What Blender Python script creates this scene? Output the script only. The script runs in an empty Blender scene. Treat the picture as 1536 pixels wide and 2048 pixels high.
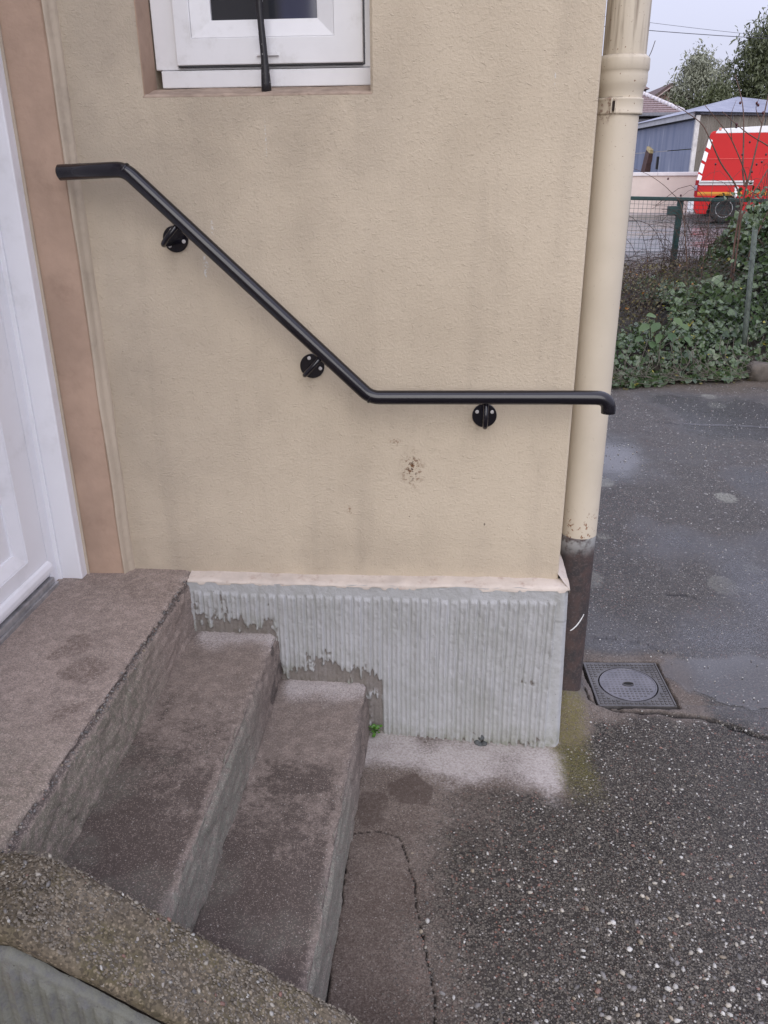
import bpy, bmesh, math, random
import numpy as np
from mathutils import Vector, Matrix, noise as mnoise
from mathutils.geometry import delaunay_2d_cdt
random.seed(7)
rng = np.random.default_rng(11)
R = math.radians
scene = bpy.context.scene
COL = scene.collection

# ---------------------------------------------------------------- camera
CAM = np.array([0.5352, -2.0278, 1.5470])
pitch, yaw, roll = R(22.664), R(5.134), R(-0.462)
fwd = Vector((-math.sin(yaw)*math.cos(pitch), math.cos(yaw)*math.cos(pitch), -math.sin(pitch)))
rt = Vector((math.cos(yaw), math.sin(yaw), 0))
up = rt.cross(fwd)
rt2 = rt*math.cos(roll) + up*math.sin(roll)
up2 = up*math.cos(roll) - rt*math.sin(roll)
cam = bpy.data.cameras.new('camera')
cam.sensor_fit = 'VERTICAL'; cam.sensor_height = 24.0
cam.lens = 1630.6/2048*24.0
cam.clip_start = 0.02; cam.clip_end = 3000
cam_o = bpy.data.objects.new('camera', cam); COL.objects.link(cam_o)
m = Matrix((rt2, up2, -fwd)).transposed().to_4x4(); m.translation = Vector(CAM)
cam_o.matrix_world = m
scene.camera = cam_o
scene.render.resolution_x = 768; scene.render.resolution_y = 1024

# ---------------------------------------------------------------- world, sun, exposure
SUN_EL, SUN_AZ = R(30), R(178)         # light comes from behind the camera, under a closed cloud cover
w = bpy.data.worlds.new('World'); scene.world = w; w.use_nodes = True
nt = w.node_tree; nt.nodes.clear()
def wn(t, **k):
    n = nt.nodes.new(t)
    for a, b in k.items(): setattr(n, a, b)
    return n
sky = wn('ShaderNodeTexSky', sky_type='NISHITA', sun_disc=False)
sky.sun_elevation = SUN_EL; sky.sun_rotation = SUN_AZ; sky.air_density = 1.0; sky.dust_density = 2.0; sky.ozone_density = 1.0
tc = wn('ShaderNodeTexCoord')
sep = wn('ShaderNodeSeparateXYZ'); nt.links.new(tc.outputs['Generated'], sep.inputs[0])
el = wn('ShaderNodeMath', operation='MAXIMUM'); nt.links.new(sep.outputs[2], el.inputs[0]); el.inputs[1].default_value = 0
# closed overcast layer: standard overcast luminance (1 + 2 sin e) / 3
ov = wn('ShaderNodeMath', operation='MULTIPLY_ADD'); nt.links.new(el.outputs[0], ov.inputs[0]); ov.inputs[1].default_value = 2.0; ov.inputs[2].default_value = 1.0
cn = wn('ShaderNodeTexNoise'); nt.links.new(tc.outputs['Generated'], cn.inputs['Vector']); cn.inputs['Scale'].default_value = 2.2; cn.inputs['Detail'].default_value = 4
cm = wn('ShaderNodeMapRange'); nt.links.new(cn.outputs[0], cm.inputs[0]); cm.inputs[1].default_value = .3; cm.inputs[2].default_value = .7; cm.inputs[3].default_value = .94; cm.inputs[4].default_value = 1.06
ml = wn('ShaderNodeMath', operation='MULTIPLY'); nt.links.new(ov.outputs[0], ml.inputs[0]); nt.links.new(cm.outputs[0], ml.inputs[1])
cl = wn('ShaderNodeVectorMath', operation='SCALE'); cl.inputs[0].default_value = (5.0, 5.05, 6.35); nt.links.new(ml.outputs[0], cl.inputs['Scale'])
mx = wn('ShaderNodeMix', data_type='RGBA'); mx.inputs[0].default_value = .88
nt.links.new(sky.outputs[0], mx.inputs[6]); nt.links.new(cl.outputs[0], mx.inputs[7])
bg = wn('ShaderNodeBackground'); bg.inputs[1].default_value = 0.105
nt.links.new(mx.outputs[2], bg.inputs[0])
out = wn('ShaderNodeOutputWorld'); nt.links.new(bg.outputs[0], out.inputs[0])

sl = bpy.data.lights.new('sun', 'SUN'); sl.energy = 1.4; sl.angle = R(50); sl.color = (1.0, .975, .94)
so = bpy.data.objects.new('sun', sl); COL.objects.link(so)
sd = Vector((math.sin(SUN_AZ)*math.cos(SUN_EL), math.cos(SUN_AZ)*math.cos(SUN_EL), math.sin(SUN_EL)))
so.rotation_euler = (-sd).to_track_quat('-Z', 'Y').to_euler(); so.location = (0, -4, 8)
vs = scene.view_settings
vs.view_transform = 'Standard'; vs.look = 'None'; vs.exposure = 0.25; vs.gamma = 1.0; vs.use_curve_mapping = False

# ---------------------------------------------------------------- helpers: noise, meshes, tags
_perm = np.random.default_rng(3).permutation(4096)
_val = np.random.default_rng(4).random(4096)
def vn(x, y, s=0):
    x = np.asarray(x, float); y = np.asarray(y, float)
    xi = np.floor(x).astype(int); yi = np.floor(y).astype(int); fx = x-xi; fy = y-yi
    fx = fx*fx*(3-2*fx); fy = fy*fy*(3-2*fy)
    h = lambda a, b: _val[(_perm[(_perm[(a+s*131) & 4095]+b) & 4095])]
    a = h(xi, yi); b = h(xi+1, yi); c = h(xi, yi+1); d = h(xi+1, yi+1)
    return (a*(1-fx)+b*fx)*(1-fy)+(c*(1-fx)+d*fx)*fy
def fbm(x, y, o=4, s=0):
    t = 0; a = .5; n = 0; x = np.asarray(x, float); y = np.asarray(y, float)
    for i in range(o):
        t = t+a*vn(x, y, s+i*7); n += a; a *= .5; x = x*2.03+3.1; y = y*2.03+1.7
    return t/n
def ss(a, b, x):
    t = np.clip((np.asarray(x, float)-a)/(b-a), 0, 1); return t*t*(3-2*t)

def tag(o, label=None, cat=None, group=None, kind=None):
    if label: o['label'] = label
    if cat: o['category'] = cat
    if group: o['group'] = group
    if kind: o['kind'] = kind
    return o
def empty(name, loc=(0, 0, 0)):
    o = bpy.data.objects.new(name, None); COL.objects.link(o); o.location = loc; o.empty_display_size = .1
    return o
def link(name, me, mat, parent=None, smooth=False):
    if mat is not None: me.materials.append(mat)
    if smooth: me.polygons.foreach_set('use_smooth', np.ones(len(me.polygons), bool))
    o = bpy.data.objects.new(name, me); COL.objects.link(o)
    if parent is not None:
        o.parent = parent
        pl = Vector(parent.location)            # every parent's location is kept equal to its place in the world
        o.matrix_parent_inverse = Matrix.Translation(-pl)
    return o
def from_arrays(name, V, F, mat, parent=None, smooth=False, attrs=None, cols=None):
    """V (n,3); F (m,k) constant k"""
    V = np.asarray(V, np.float32); F = np.asarray(F, np.int32)
    me = bpy.data.meshes.new(name); k = F.shape[1]
    me.vertices.add(len(V)); me.vertices.foreach_set('co', V.ravel())
    me.loops.add(F.size); me.loops.foreach_set('vertex_index', F.ravel())
    me.polygons.add(len(F)); me.polygons.foreach_set('loop_start', np.arange(0, F.size, k, dtype=np.int32))
    me.update(calc_edges=True)
    for a, v in (attrs or {}).items():
        at = me.attributes.new(a, 'FLOAT', 'POINT'); at.data.foreach_set('value', np.asarray(v, np.float32).ravel())
    for a, v in (cols or {}).items():
        at = me.attributes.new(a, 'FLOAT_COLOR', 'POINT'); at.data.foreach_set('color', np.asarray(v, np.float32).ravel())
    return link(name, me, mat, parent, smooth)
def grid(name, P, mat, parent=None, attrs=None, smooth=True, flip=False):
    n, m_, _ = P.shape
    i = np.arange(n-1)[:, None]*m_+np.arange(m_-1)[None, :]
    F = np.stack([i, i+1, i+m_+1, i+m_], -1).reshape(-1, 4)
    if flip: F = F[:, ::-1]
    return from_arrays(name, P.reshape(-1, 3), F, mat, parent, smooth, attrs)
def bm_obj(name, bm, mat, parent=None, smooth=False):
    bmesh.ops.recalc_face_normals(bm, faces=bm.faces)
    me = bpy.data.meshes.new(name); bm.to_mesh(me); bm.free()
    return link(name, me, mat, parent, smooth)
def bm_box(bm, x0, x1, y0, y1, z0, z1, bev=0, seg=2, mtx=None):
    v = [bm.verts.new(p) for p in ((x0, y0, z0), (x1, y0, z0), (x1, y1, z0), (x0, y1, z0), (x0, y0, z1), (x1, y0, z1), (x1, y1, z1), (x0, y1, z1))]
    fs = [bm.faces.new([v[i] for i in f]) for f in ((3, 2, 1, 0), (4, 5, 6, 7), (0, 1, 5, 4), (1, 2, 6, 5), (2, 3, 7, 6), (3, 0, 4, 7))]
    if mtx is not None: bmesh.ops.transform(bm, matrix=mtx, verts=v)
    if bev: bmesh.ops.bevel(bm, geom=list({e for f in fs for e in f.edges}), offset=bev, segments=seg, affect='EDGES', profile=.5)
def box(name, x0, x1, y0, y1, z0, z1, mat, parent=None, bev=0, seg=2, mtx=None):
    bm = bmesh.new(); bm_box(bm, x0, x1, y0, y1, z0, z1, bev, seg, mtx); return bm_obj(name, bm, mat, parent)
def bm_prism(bm, pts, axis, a, b):
    """extrude polygon pts (2D) along axis from a to b"""
    def p3(p, t):
        return {'x': (t, p[0], p[1]), 'y': (p[0], t, p[1]), 'z': (p[0], p[1], t)}[axis]
    A = [bm.verts.new(p3(p, a)) for p in pts]; B = [bm.verts.new(p3(p, b)) for p in pts]; n = len(pts)
    bm.faces.new(A); bm.faces.new(B[::-1])
    for i in range(n): bm.faces.new((A[i], B[i], B[(i+1) % n], A[(i+1) % n]))
def prism(name, pts, axis, a, b, mat, parent=None, bev=0):
    bm = bmesh.new(); bm_prism(bm, pts, axis, a, b)
    if bev: bmesh.ops.bevel(bm, geom=list(bm.edges), offset=bev, segments=2, affect='EDGES', profile=.5)
    return bm_obj(name, bm, mat, parent)
def tube_arrays(path, rad, seg=12, cap=True):
    P = [Vector(p) for p in path]; n = len(P); rads = rad if hasattr(rad, '__len__') else [rad]*n
    T = [((P[min(i+1, n-1)]-P[max(i-1, 0)]).normalized()) for i in range(n)]
    ref = Vector((0, 0, 1)) if abs(T[0].z) < .9 else Vector((1, 0, 0))
    u = T[0].cross(ref).normalized(); V = []; F = []
    for i in range(n):
        u = (u-T[i]*u.dot(T[i])).normalized(); v = T[i].cross(u)
        for k in range(seg):
            a = 2*math.pi*k/seg; V.append(P[i]+(u*math.cos(a)+v*math.sin(a))*rads[i])
    for i in range(n-1):
        for k in range(seg):
            F.append((i*seg+k, i*seg+(k+1) % seg, (i+1)*seg+(k+1) % seg, (i+1)*seg+k))
    C = []
    if cap: C = [tuple(range(seg))[::-1], tuple((n-1)*seg+k for k in range(seg))]
    return V, F, C
def tube(name, path, rad, mat, parent=None, seg=12, cap=True):
    V, F, C = tube_arrays(path, rad, seg, cap)
    me = bpy.data.meshes.new(name); me.from_pydata([tuple(v) for v in V], [], F+C); me.update()
    o = link(name, me, mat, parent)
    sm = np.ones(len(me.polygons), bool)
    if cap: sm[-2:] = False
    me.polygons.foreach_set('use_smooth', sm)
    return o
def tubes(name, paths, mat, parent=None, seg=4):
    V = []; F = []
    for path, rad in paths:
        v, f, c = tube_arrays(path, rad, seg, False); o = len(V); V += [tuple(p) for p in v]; F += [tuple(i+o for i in q) for q in f]
    return from_arrays(name, np.array(V), np.array(F), mat, parent, True)
def lathe(name, prof, cx, cy, mat, parent=None, seg=48, jitter=0, attr=None):
    n = len(prof); V = []; F = []
    for r, z in prof:
        for k in range(seg):
            a = 2*math.pi*k/seg
            V.append((cx+r*math.cos(a), cy+r*math.sin(a), z))
    V = np.array(V)
    for i in range(n-1):
        for k in range(seg): F.append((i*seg+k, i*seg+(k+1) % seg, (i+1)*seg+(k+1) % seg, (i+1)*seg+k))
    return from_arrays(name, V, np.array(F), mat, parent, True)
def smooth_path(pts, k=6):
    P = [Vector(p) for p in pts]; out = []
    for i in range(len(P)-1):
        p0 = P[max(i-1, 0)]; p1 = P[i]; p2 = P[i+1]; p3 = P[min(i+2, len(P)-1)]
        for j in range(k):
            t = j/k
            out.append(.5*((2*p1)+(p2-p0)*t+(2*p0-5*p1+4*p2-p3)*t*t+(-p0+3*p1-3*p2+p3)*t**3))
    out.append(P[-1]); return out
def fillet(pts, r, k=6):
    P = [Vector(p) for p in pts]; out = [P[0]]
    for i in range(1, len(P)-1):
        a = P[i]+(P[i-1]-P[i]).normalized()*r; b = P[i]+(P[i+1]-P[i]).normalized()*r
        for j in range(k+1):
            t = j/k; out.append(a*(1-t)**2+P[i]*2*t*(1-t)+b*t*t)
    out.append(P[-1]); return out

# ---------------------------------------------------------------- helpers: node materials
class M_:
    def __init__(s, name, rough=.7, spec=.5, metal=0):
        s.m = bpy.data.materials.new(name); s.m.use_nodes = True; s.t = s.m.node_tree; s.t.nodes.clear()
        s.b = s.n('ShaderNodeBsdfPrincipled'); o = s.n('ShaderNodeOutputMaterial'); s.l(s.b.outputs[0], o.inputs[0]); s.out = o
        s.b.inputs['Roughness'].default_value = rough; s.b.inputs['Specular IOR Level'].default_value = spec; s.b.inputs['Metallic'].default_value = metal
        s._p = None
    def n(s, t, **k):
        x = s.t.nodes.new(t)
        for a, b in k.items(): setattr(x, a, b)
        return x
    def l(s, a, b): s.t.links.new(a, b)
    def put(s, sock, v):
        if hasattr(v, 'is_output') or isinstance(v, bpy.types.NodeSocket): s.l(v, sock)
        elif isinstance(v, tuple) and len(v) == 3 and sock.type == 'RGBA': sock.default_value = (*v, 1)
        else: sock.default_value = v
    def pos(s):
        if s._p is None: s._p = s.n('ShaderNodeNewGeometry').outputs['Position']
        return s._p
    def xyz(s, v=None):
        q = s.n('ShaderNodeSeparateXYZ'); s.l(v or s.pos(), q.inputs[0]); return q.outputs
    def mapv(s, sc=(1, 1, 1), loc=(0, 0, 0), v=None):
        q = s.n('ShaderNodeMapping'); s.l(v or s.pos(), q.inputs[0]); q.inputs['Scale'].default_value = sc; q.inputs['Location'].default_value = loc; return q.outputs[0]
    def noise(s, scale, detail=3, rough=.5, dist=0, v=None, typ='FBM'):
        q = s.n('ShaderNodeTexNoise'); q.noise_type = typ; s.l(v or s.pos(), q.inputs['Vector']); q.inputs['Scale'].default_value = scale; q.inputs['Detail'].default_value = detail; q.inputs['Roughness'].default_value = rough; q.inputs['Distortion'].default_value = dist
        return q.outputs[0]
    def vor(s, scale, feat='F1', v=None, out=0, rnd=1):
        q = s.n('ShaderNodeTexVoronoi', feature=feat); s.l(v or s.pos(), q.inputs['Vector']); q.inputs['Scale'].default_value = scale; q.inputs['Randomness'].default_value = rnd
        return q.outputs[out]
    def rng(s, v, a, b, c=0., d=1., smooth=True):
        q = s.n('ShaderNodeMapRange', interpolation_type='SMOOTHSTEP' if smooth else 'LINEAR'); s.put(q.inputs[0], v)
        for i, x in enumerate((a, b, c, d)): q.inputs[i+1].default_value = x
        return q.outputs[0]
    def math(s, op, a, b=0., c=0.):
        q = s.n('ShaderNodeMath', operation=op); s.put(q.inputs[0], a); s.put(q.inputs[1], b); s.put(q.inputs[2], c); return q.outputs[0]
    def mix(s, f, a, b, mode='MIX'):
        q = s.n('ShaderNodeMix', data_type='RGBA', blend_type=mode); s.put(q.inputs[0], f); s.put(q.inputs[6], a); s.put(q.inputs[7], b); return q.outputs[2]
    def attr(s, name, color=False):
        q = s.n('ShaderNodeAttribute', attribute_name=name); return q.outputs['Color'] if color else q.outputs['Fac']
    def thr(s, name, sc, amp, lo, hi, det=5, rg=.72):
        return s.rng(s.math('ADD', s.attr(name), s.math('MULTIPLY', s.math('SUBTRACT', s.noise(sc, det, rg), .5), amp)), lo, hi)
    def cells(s, sc):
        q = s.n('ShaderNodeTexVoronoi', feature='F1'); s.l(s.pos(), q.inputs['Vector']); q.inputs['Scale'].default_value = sc
        r = s.n('ShaderNodeSeparateXYZ'); s.l(q.outputs['Color'], r.inputs[0]); return q.outputs['Distance'], r.outputs
    def color(s, v): s.put(s.b.inputs['Base Color'], v); return s
    def rough(s, v): s.put(s.b.inputs['Roughness'], v); return s
    def bump(s, h, st=.3, dist=.002, chain=None):
        q = s.n('ShaderNodeBump'); s.put(q.inputs['Height'], h); q.inputs['Strength'].default_value = st; q.inputs['Distance'].default_value = dist
        if chain is not None: s.l(chain, q.inputs['Normal'])
        s.l(q.outputs[0], s.b.inputs['Normal']); return q.outputs[0]
    def dist_to(s, c, sc=(1, 1, 1)):
        q = s.n('ShaderNodeVectorMath', operation='SUBTRACT'); s.l(s.pos(), q.inputs[0]); q.inputs[1].default_value = c
        r = s.n('ShaderNodeVectorMath', operation='MULTIPLY'); s.l(q.outputs[0], r.inputs[0]); r.inputs[1].default_value = sc
        t = s.n('ShaderNodeVectorMath', operation='LENGTH'); s.l(r.outputs[0], t.inputs[0]); return t.outputs['Value']

def mat_render(name, base, dirt, tone2):
    """painted rough-cast house wall"""
    M = M_(name, .85, .25)
    low = M.noise(2.2, 4, .6); mid = M.noise(9, 3, .55)
    c = M.mix(M.rng(low, .35, .7), base, tone2)
    streak = M.noise(1, 3, .6, v=M.mapv((11, 11, .9)))
    c = M.mix(M.math('MULTIPLY', M.rng(streak, .5, .8), .24), c, dirt)
    c = M.mix(M.math('MULTIPLY', M.rng(mid, .5, .8), .12), c, dirt)
    X = M.xyz()
    # grime: towards the inner corner (mixed with painted occlusion shade), below the window sill and just over the plinth
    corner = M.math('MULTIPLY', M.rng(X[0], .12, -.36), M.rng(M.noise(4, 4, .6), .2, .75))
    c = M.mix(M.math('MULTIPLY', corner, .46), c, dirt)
    sill = M.math('MULTIPLY', M.rng(X[2], 1.25, 1.71), M.math('MULTIPLY', M.rng(X[0], .50, .30), M.rng(M.noise(5, 4, .65), .3, .65)))
    c = M.mix(M.math('MULTIPLY', sill, .36), c, dirt)
    foot = M.math('MULTIPLY', M.rng(X[2], .72, .50), M.rng(M.noise(7, 3, .6), .3, .7))
    c = M.mix(M.math('MULTIPLY', foot, .28), c, dirt)
    # worn rust/brown scuff, small dark insect specks, pale chips
    sc = M.dist_to((.429, 0, .82), (1, 1, .55)); sp = M.noise(75, 4, .7)
    c = M.mix(M.math('MULTIPLY', M.rng(sc, .042, .006), M.rng(sp, .50, .60)), c, (.16, .075, .035))
    c = M.mix(M.math('MULTIPLY', M.rng(sc, .026, .0), M.rng(M.noise(120, 2, .5), .56, .62)), c, (.05, .022, .012))
    sc2 = M.dist_to((.383, 0, .893), (1, 1, 1.1))
    c = M.mix(M.math('MULTIPLY', M.rng(sc2, .022, .002), M.rng(sp, .5, .62)), c, (.20, .11, .06))
    sc3 = M.dist_to((.262, 0, .70), (1, 1, 1.1))
    c = M.mix(M.math('MULTIPLY', M.rng(sc3, .022, .002), M.rng(sp, .53, .64)), c, (.24, .14, .08))
    v = M.mapv((1, 1, .62))
    c = M.mix(M.math('MULTIPLY', M.rng(M.vor(11, v=v), .030, .020), .75), c, (.07, .05, .04))
    chip = M.noise(150, 3, .7)
    for (x, z, lx, lz, sd_) in ((-.080, 1.335, .008, .032, 1), (.087, 1.62, .0016, .05, 2), (-.056, 1.425, .004, .02, 3), (.735, 1.73, .002, .016, 4)):
        d = M.dist_to((x, -.01, z), (1/lx, 0, 1/lz))
        c = M.mix(M.math('MULTIPLY', M.rng(d, 1.0, .7), M.rng(chip, .50, .56)), c, (.62, .60, .56))
    M.color(c)
    # rough-cast relief: short curved ridges (contours of a noise) broken up by a second noise, over fine grain
    n1 = M.noise(42, 3, .6, .4, v=M.mapv((1, 1, 1.35)))
    rid = M.math('SUBTRACT', 1., M.rng(M.math('ABSOLUTE', M.math('SUBTRACT', n1, .5)), 0, .05))
    brk = M.rng(M.noise(60, 3, .65), .45, .70)
    h = M.math('MULTIPLY', M.math('MULTIPLY', rid, brk), .55)
    h = M.math('ADD', h, M.math('MULTIPLY', M.noise(150, 4, .72), 1.5))
    b1 = M.bump(h, .8, .0023)
    M.bump(M.noise(6, 3, .5), .35, .012, b1)
    return M.m

def mat_concrete(name, base, dark, pale, green=(.085, .085, .05), agg=430, contrast=.45):
    M = M_(name, .88, .3)
    fine = M.noise(420, 3, .7); mid = M.noise(38, 4, .65); low = M.noise(4.5, 4, .6)
    c = M.mix(M.rng(low, .35, .68), base, tuple(x*.84 for x in base))
    c = M.mix(M.math('MULTIPLY', M.rng(mid, .45, .62), .55), c, tuple(x*1.35 for x in base))
    c = M.mix(M.math('MULTIPLY', M.rng(M.noise(24, 5, .75), .52, .64), .40), c, tuple(x*.55 for x in base))
    c = M.mix(M.math('MULTIPLY', M.thr('dark', 60, 2.0, .35, 1.0, 6, .8), .85), c, dark)
    c = M.mix(M.math('MULTIPLY', M.thr('pale', 170, 1.6, .2, 1.25), .85), c, pale)
    c = M.mix(M.math('MULTIPLY', M.attr('green'), M.rng(M.noise(60, 4, .7), .32, .6, .15, 1.)), c, green)
    c = M.mix(M.math('MULTIPLY', M.thr('rubble', 150, 1.2, .4, .7), .8), c, (.07, .06, .055))
    # sand and aggregate grains in the cement
    gd, gs = M.cells(agg)
    grain = M.rng(gd, .62, .40)
    c = M.mix(M.math('MULTIPLY', M.rng(gs[0], .0, .5, contrast, 0.), 1.), c, tuple(x*.38 for x in base))
    c = M.mix(M.math('MULTIPLY', grain, M.rng(gs[0], .55, 1., 0., contrast)), c, tuple(min(1, x*2.0) for x in base))
    c = M.mix(M.rng(gs[1], .988, .995, 0, .6), c, (.46, .43, .39))
    c = M.mix(M.rng(fine, .46, .28, 0., .5), c, tuple(x*.45 for x in base))
    pit = M.rng(M.vor(95), .10, .04); c = M.mix(M.math('MULTIPLY', pit, .5), c, tuple(x*.3 for x in base))
    M.color(c)
    M.rough(M.rng(M.attr('dark'), 0, 1, .92, .70))
    h = M.math('ADD', M.noise(260, 3, .7), M.math('MULTIPLY', M.noise(60, 3, .6), 1.2))
    h = M.math('SUBTRACT', h, M.math('MULTIPLY', pit, .8))
    M.bump(h, .55, .0025)
    return M.m

def mat_ground():
    M = M_('ground_mix', .8, .9)
    con = M.attr('concrete'); wet = M.attr('wet'); pud = M.attr('puddle')
    X = M.xyz()
    # asphalt: dark binder, grey and brown chippings
    sd, cs = M.cells(190); sd2, cs2_ = M.cells(95)
    stone = M.math('MAXIMUM', M.rng(sd, .70, .34), M.math('MULTIPLY', M.rng(sd2, .50, .38), M.rng(cs2_[0], .60, .70)))
    bind = M.mix(M.rng(M.noise(3.2, 5, .6), .35, .65), (.024, .021, .019), (.046, .040, .035))
    tone = M.mix(M.rng(cs[0], .05, .95), (.046, .040, .033), (.178, .158, .130)); tone = M.mix(M.rng(cs2_[0], .60, .70, 0., .6), tone, (.112, .100, .083))
    tone = M.mix(M.rng(M.noise(9, 4, .65), .45, .7, 0., .45), tone, (.060, .056, .046))
    tone = M.mix(M.rng(cs[1], .955, .97), tone, (.46, .44, .40)); tone = M.mix(M.rng(cs[2], .93, .96), tone, (.19, .105, .080))
    a = M.mix(stone, bind, tone)
    q2 = M.n('ShaderNodeTexVoronoi', feature='F1'); M.l(M.pos(), q2.inputs['Vector']); q2.inputs['Scale'].default_value = 46
    cs2 = M.n('ShaderNodeSeparateXYZ'); M.l(q2.outputs['Color'], cs2.inputs[0])
    far = M.rng(X[1], .6, 1.6)
    a = M.mix(M.math('MULTIPLY', far, M.math('MULTIPLY', M.rng(q2.outputs['Distance'], .34, .24), M.rng(cs2.outputs[1], .90, .95))), a, (.40, .39, .37))
    # dried lichen spots on the yard
    li = M.vor(3.0, v=M.mapv((1, .75, 1), (.35, .2, 0)))
    spot = M.math('MULTIPLY', M.rng(M.math('ADD', li, M.math('MULTIPLY', M.noise(40, 3, .6), .12)), .275, .22), M.math('MULTIPLY', M.rng(M.noise(90, 3, .7), .36, .5), far))
    a = M.mix(M.math('MULTIPLY', spot, .75), a, (.36, .36, .30))
    dust = M.math('MULTIPLY', M.rng(X[1], 3.7, 4.6), M.rng(M.noise(5, 4, .6), .3, .6))
    a = M.mix(M.math('MULTIPLY', dust, .7), a, (.13, .105, .08))
    # smooth cement apron at the stair foot
    b = M.mix(M.rng(M.noise(5, 4, .6), .35, .68), (.125, .096, .078), (.185, .150, .125))
    gd, gs = M.cells(380)
    b = M.mix(M.rng(gs[0], 0., .5, .5, 0.), b, (.045, .036, .030)); b = M.mix(M.rng(gs[0], .6, 1., 0., .45), b, (.30, .26, .22)); b = M.mix(M.rng(gs[1], .985, .993, 0, .6), b, (.42, .39, .35))
    c = M.mix(M.rng(M.math('ADD', con, M.math('MULTIPLY', M.math('SUBTRACT', M.noise(70, 5, .75), .5), 1.7)), .10, .95), a, b)
    c = M.mix(M.math('MULTIPLY', M.thr('damp', 90, 1.6, .2, 1.0), .6), c, (.066, .047, .038))
    c = M.mix(M.math('MULTIPLY', M.thr('pale', 150, 1.5, .15, 1.2), .85), c, (.56, .515, .485))
    c = M.mix(M.math('MULTIPLY', M.thr('moss', 130, 2.0, .30, 1.25), .75), c, (.155, .138, .036))
    c = M.mix(M.math('MULTIPLY', wet, .74), c, (.026, .026, .031))
    c = M.mix(M.math('MULTIPLY', pud, .55), c, (.045, .043, .042))
    c = M.mix(M.attr('crack'), c, (.012, .010, .009))
    M.color(c)
    r = M.math('SUBTRACT', .86, M.math('MULTIPLY', wet, .70))
    r = M.math('ADD', r, M.math('MULTIPLY', M.math('SUBTRACT', M.noise(18, 3, .6), .5), .25))
    r = M.math('MULTIPLY', r, M.math('SUBTRACT', 1., M.math('MULTIPLY', pud, .90)))
    M.rough(M.math('MAXIMUM', r, .03)); M.put(M.b.inputs['Specular IOR Level'], M.math('ADD', M.math('MULTIPLY', wet, .95), .22))
    h = M.math('ADD', M.math('MULTIPLY', stone, M.math('SUBTRACT', 1., M.math('MULTIPLY', con, .85))), M.math('MULTIPLY', M.noise(240, 3, .7), .6))
    h = M.math('MULTIPLY', h, M.math('SUBTRACT', 1., M.math('MULTIPLY', pud, .96)))
    h = M.math('MULTIPLY', h, M.math('SUBTRACT', 1., M.math('MULTIPLY', wet, .62)))
    M.bump(h, .8, .0035)
    return M.m

def mat_plain(name, col, rough=.6, var=.15, scale=12, spec=.5, metal=0, bump=0, bscale=80, dirt=None, dirtamt=.4):
    M = M_(name, rough, spec, metal)
    c = M.mix(M.rng(M.noise(scale, 4, .6), .3, .7), tuple(x*(1-var) for x in col), tuple(min(1, x*(1+var)) for x in col))
    if dirt: c = M.mix(M.math('MULTIPLY', M.rng(M.noise(scale*2.3, 4, .7), .52, .75), dirtamt), c, dirt)
    M.color(c)
    if bump: M.bump(M.noise(bscale, 3, .6), .5, bump)
    return M.m

def mat_leaf(name, a, b, c=None, rough=.38, trans=.12):
    M = M_(name, rough, .5)
    col = M.mix(M.attr('tint'), a, b)
    if c: col = M.mix(M.rng(M.attr('tint'), .93, .97), col, c)
    M.color(M.mix(M.rng(M.noise(60, 2, .5), .3, .7, 0, .3), col, tuple(x*1.5 for x in a)))
    return M.m

# colours of things themselves
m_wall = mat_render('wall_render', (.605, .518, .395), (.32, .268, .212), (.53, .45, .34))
m_reveal = mat_plain('reveal_paint', (.43, .305, .225), .85, .14, 5, .25, bump=.003, bscale=70, dirt=(.25, .165, .12), dirtamt=.35)
m_strip = mat_plain('strip_paint', (.47, .395, .305), .85, .10, 4, .25, bump=.003, bscale=60, dirt=(.27, .225, .18), dirtamt=.4)
m_ledge = mat_plain('ledge_paint', (.575, .505, .44), .8, .10, 14, .3, bump=.002, bscale=120, dirt=(.33, .21, .16), dirtamt=.6)
m_sill = mat_plain('sill_mortar', (.36, .28, .22), .9, .2, 20, .2, bump=.004, bscale=60, dirt=(.16, .12, .09), dirtamt=.6)
m_pvc = mat_plain('white_pvc', (.82, .82, .84), .32, .035, 3, .5, dirt=(.55, .54, .52), dirtamt=.35)
m_pvc_w = mat_plain('white_pvc_window', (.74, .74, .75), .40, .04, 6, .5, dirt=(.42, .40, .36), dirtamt=.3)
m_seal = mat_plain('rubber_seal', (.04, .04, .042), .7, .1)
m_alu = mat_plain('aluminium', (.45, .45, .46), .45, .2, 30, .5, .7)
m_step = mat_concrete('step_concrete', (.225, .184, .158), (.060, .046, .040), (.62, .565, .54), (.205, .205, .168))
m_landing = mat_concrete('landing_concrete', (.305, .248, .212), (.135, .10, .082), (.42, .38, .35), (.165, .158, .118))
m_kerb = mat_concrete('kerb_concrete', (.150, .124, .090), (.07, .055, .040), (.42, .41, .38), (.105, .090, .045), 210, .75)
m_ground = mat_ground()

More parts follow.
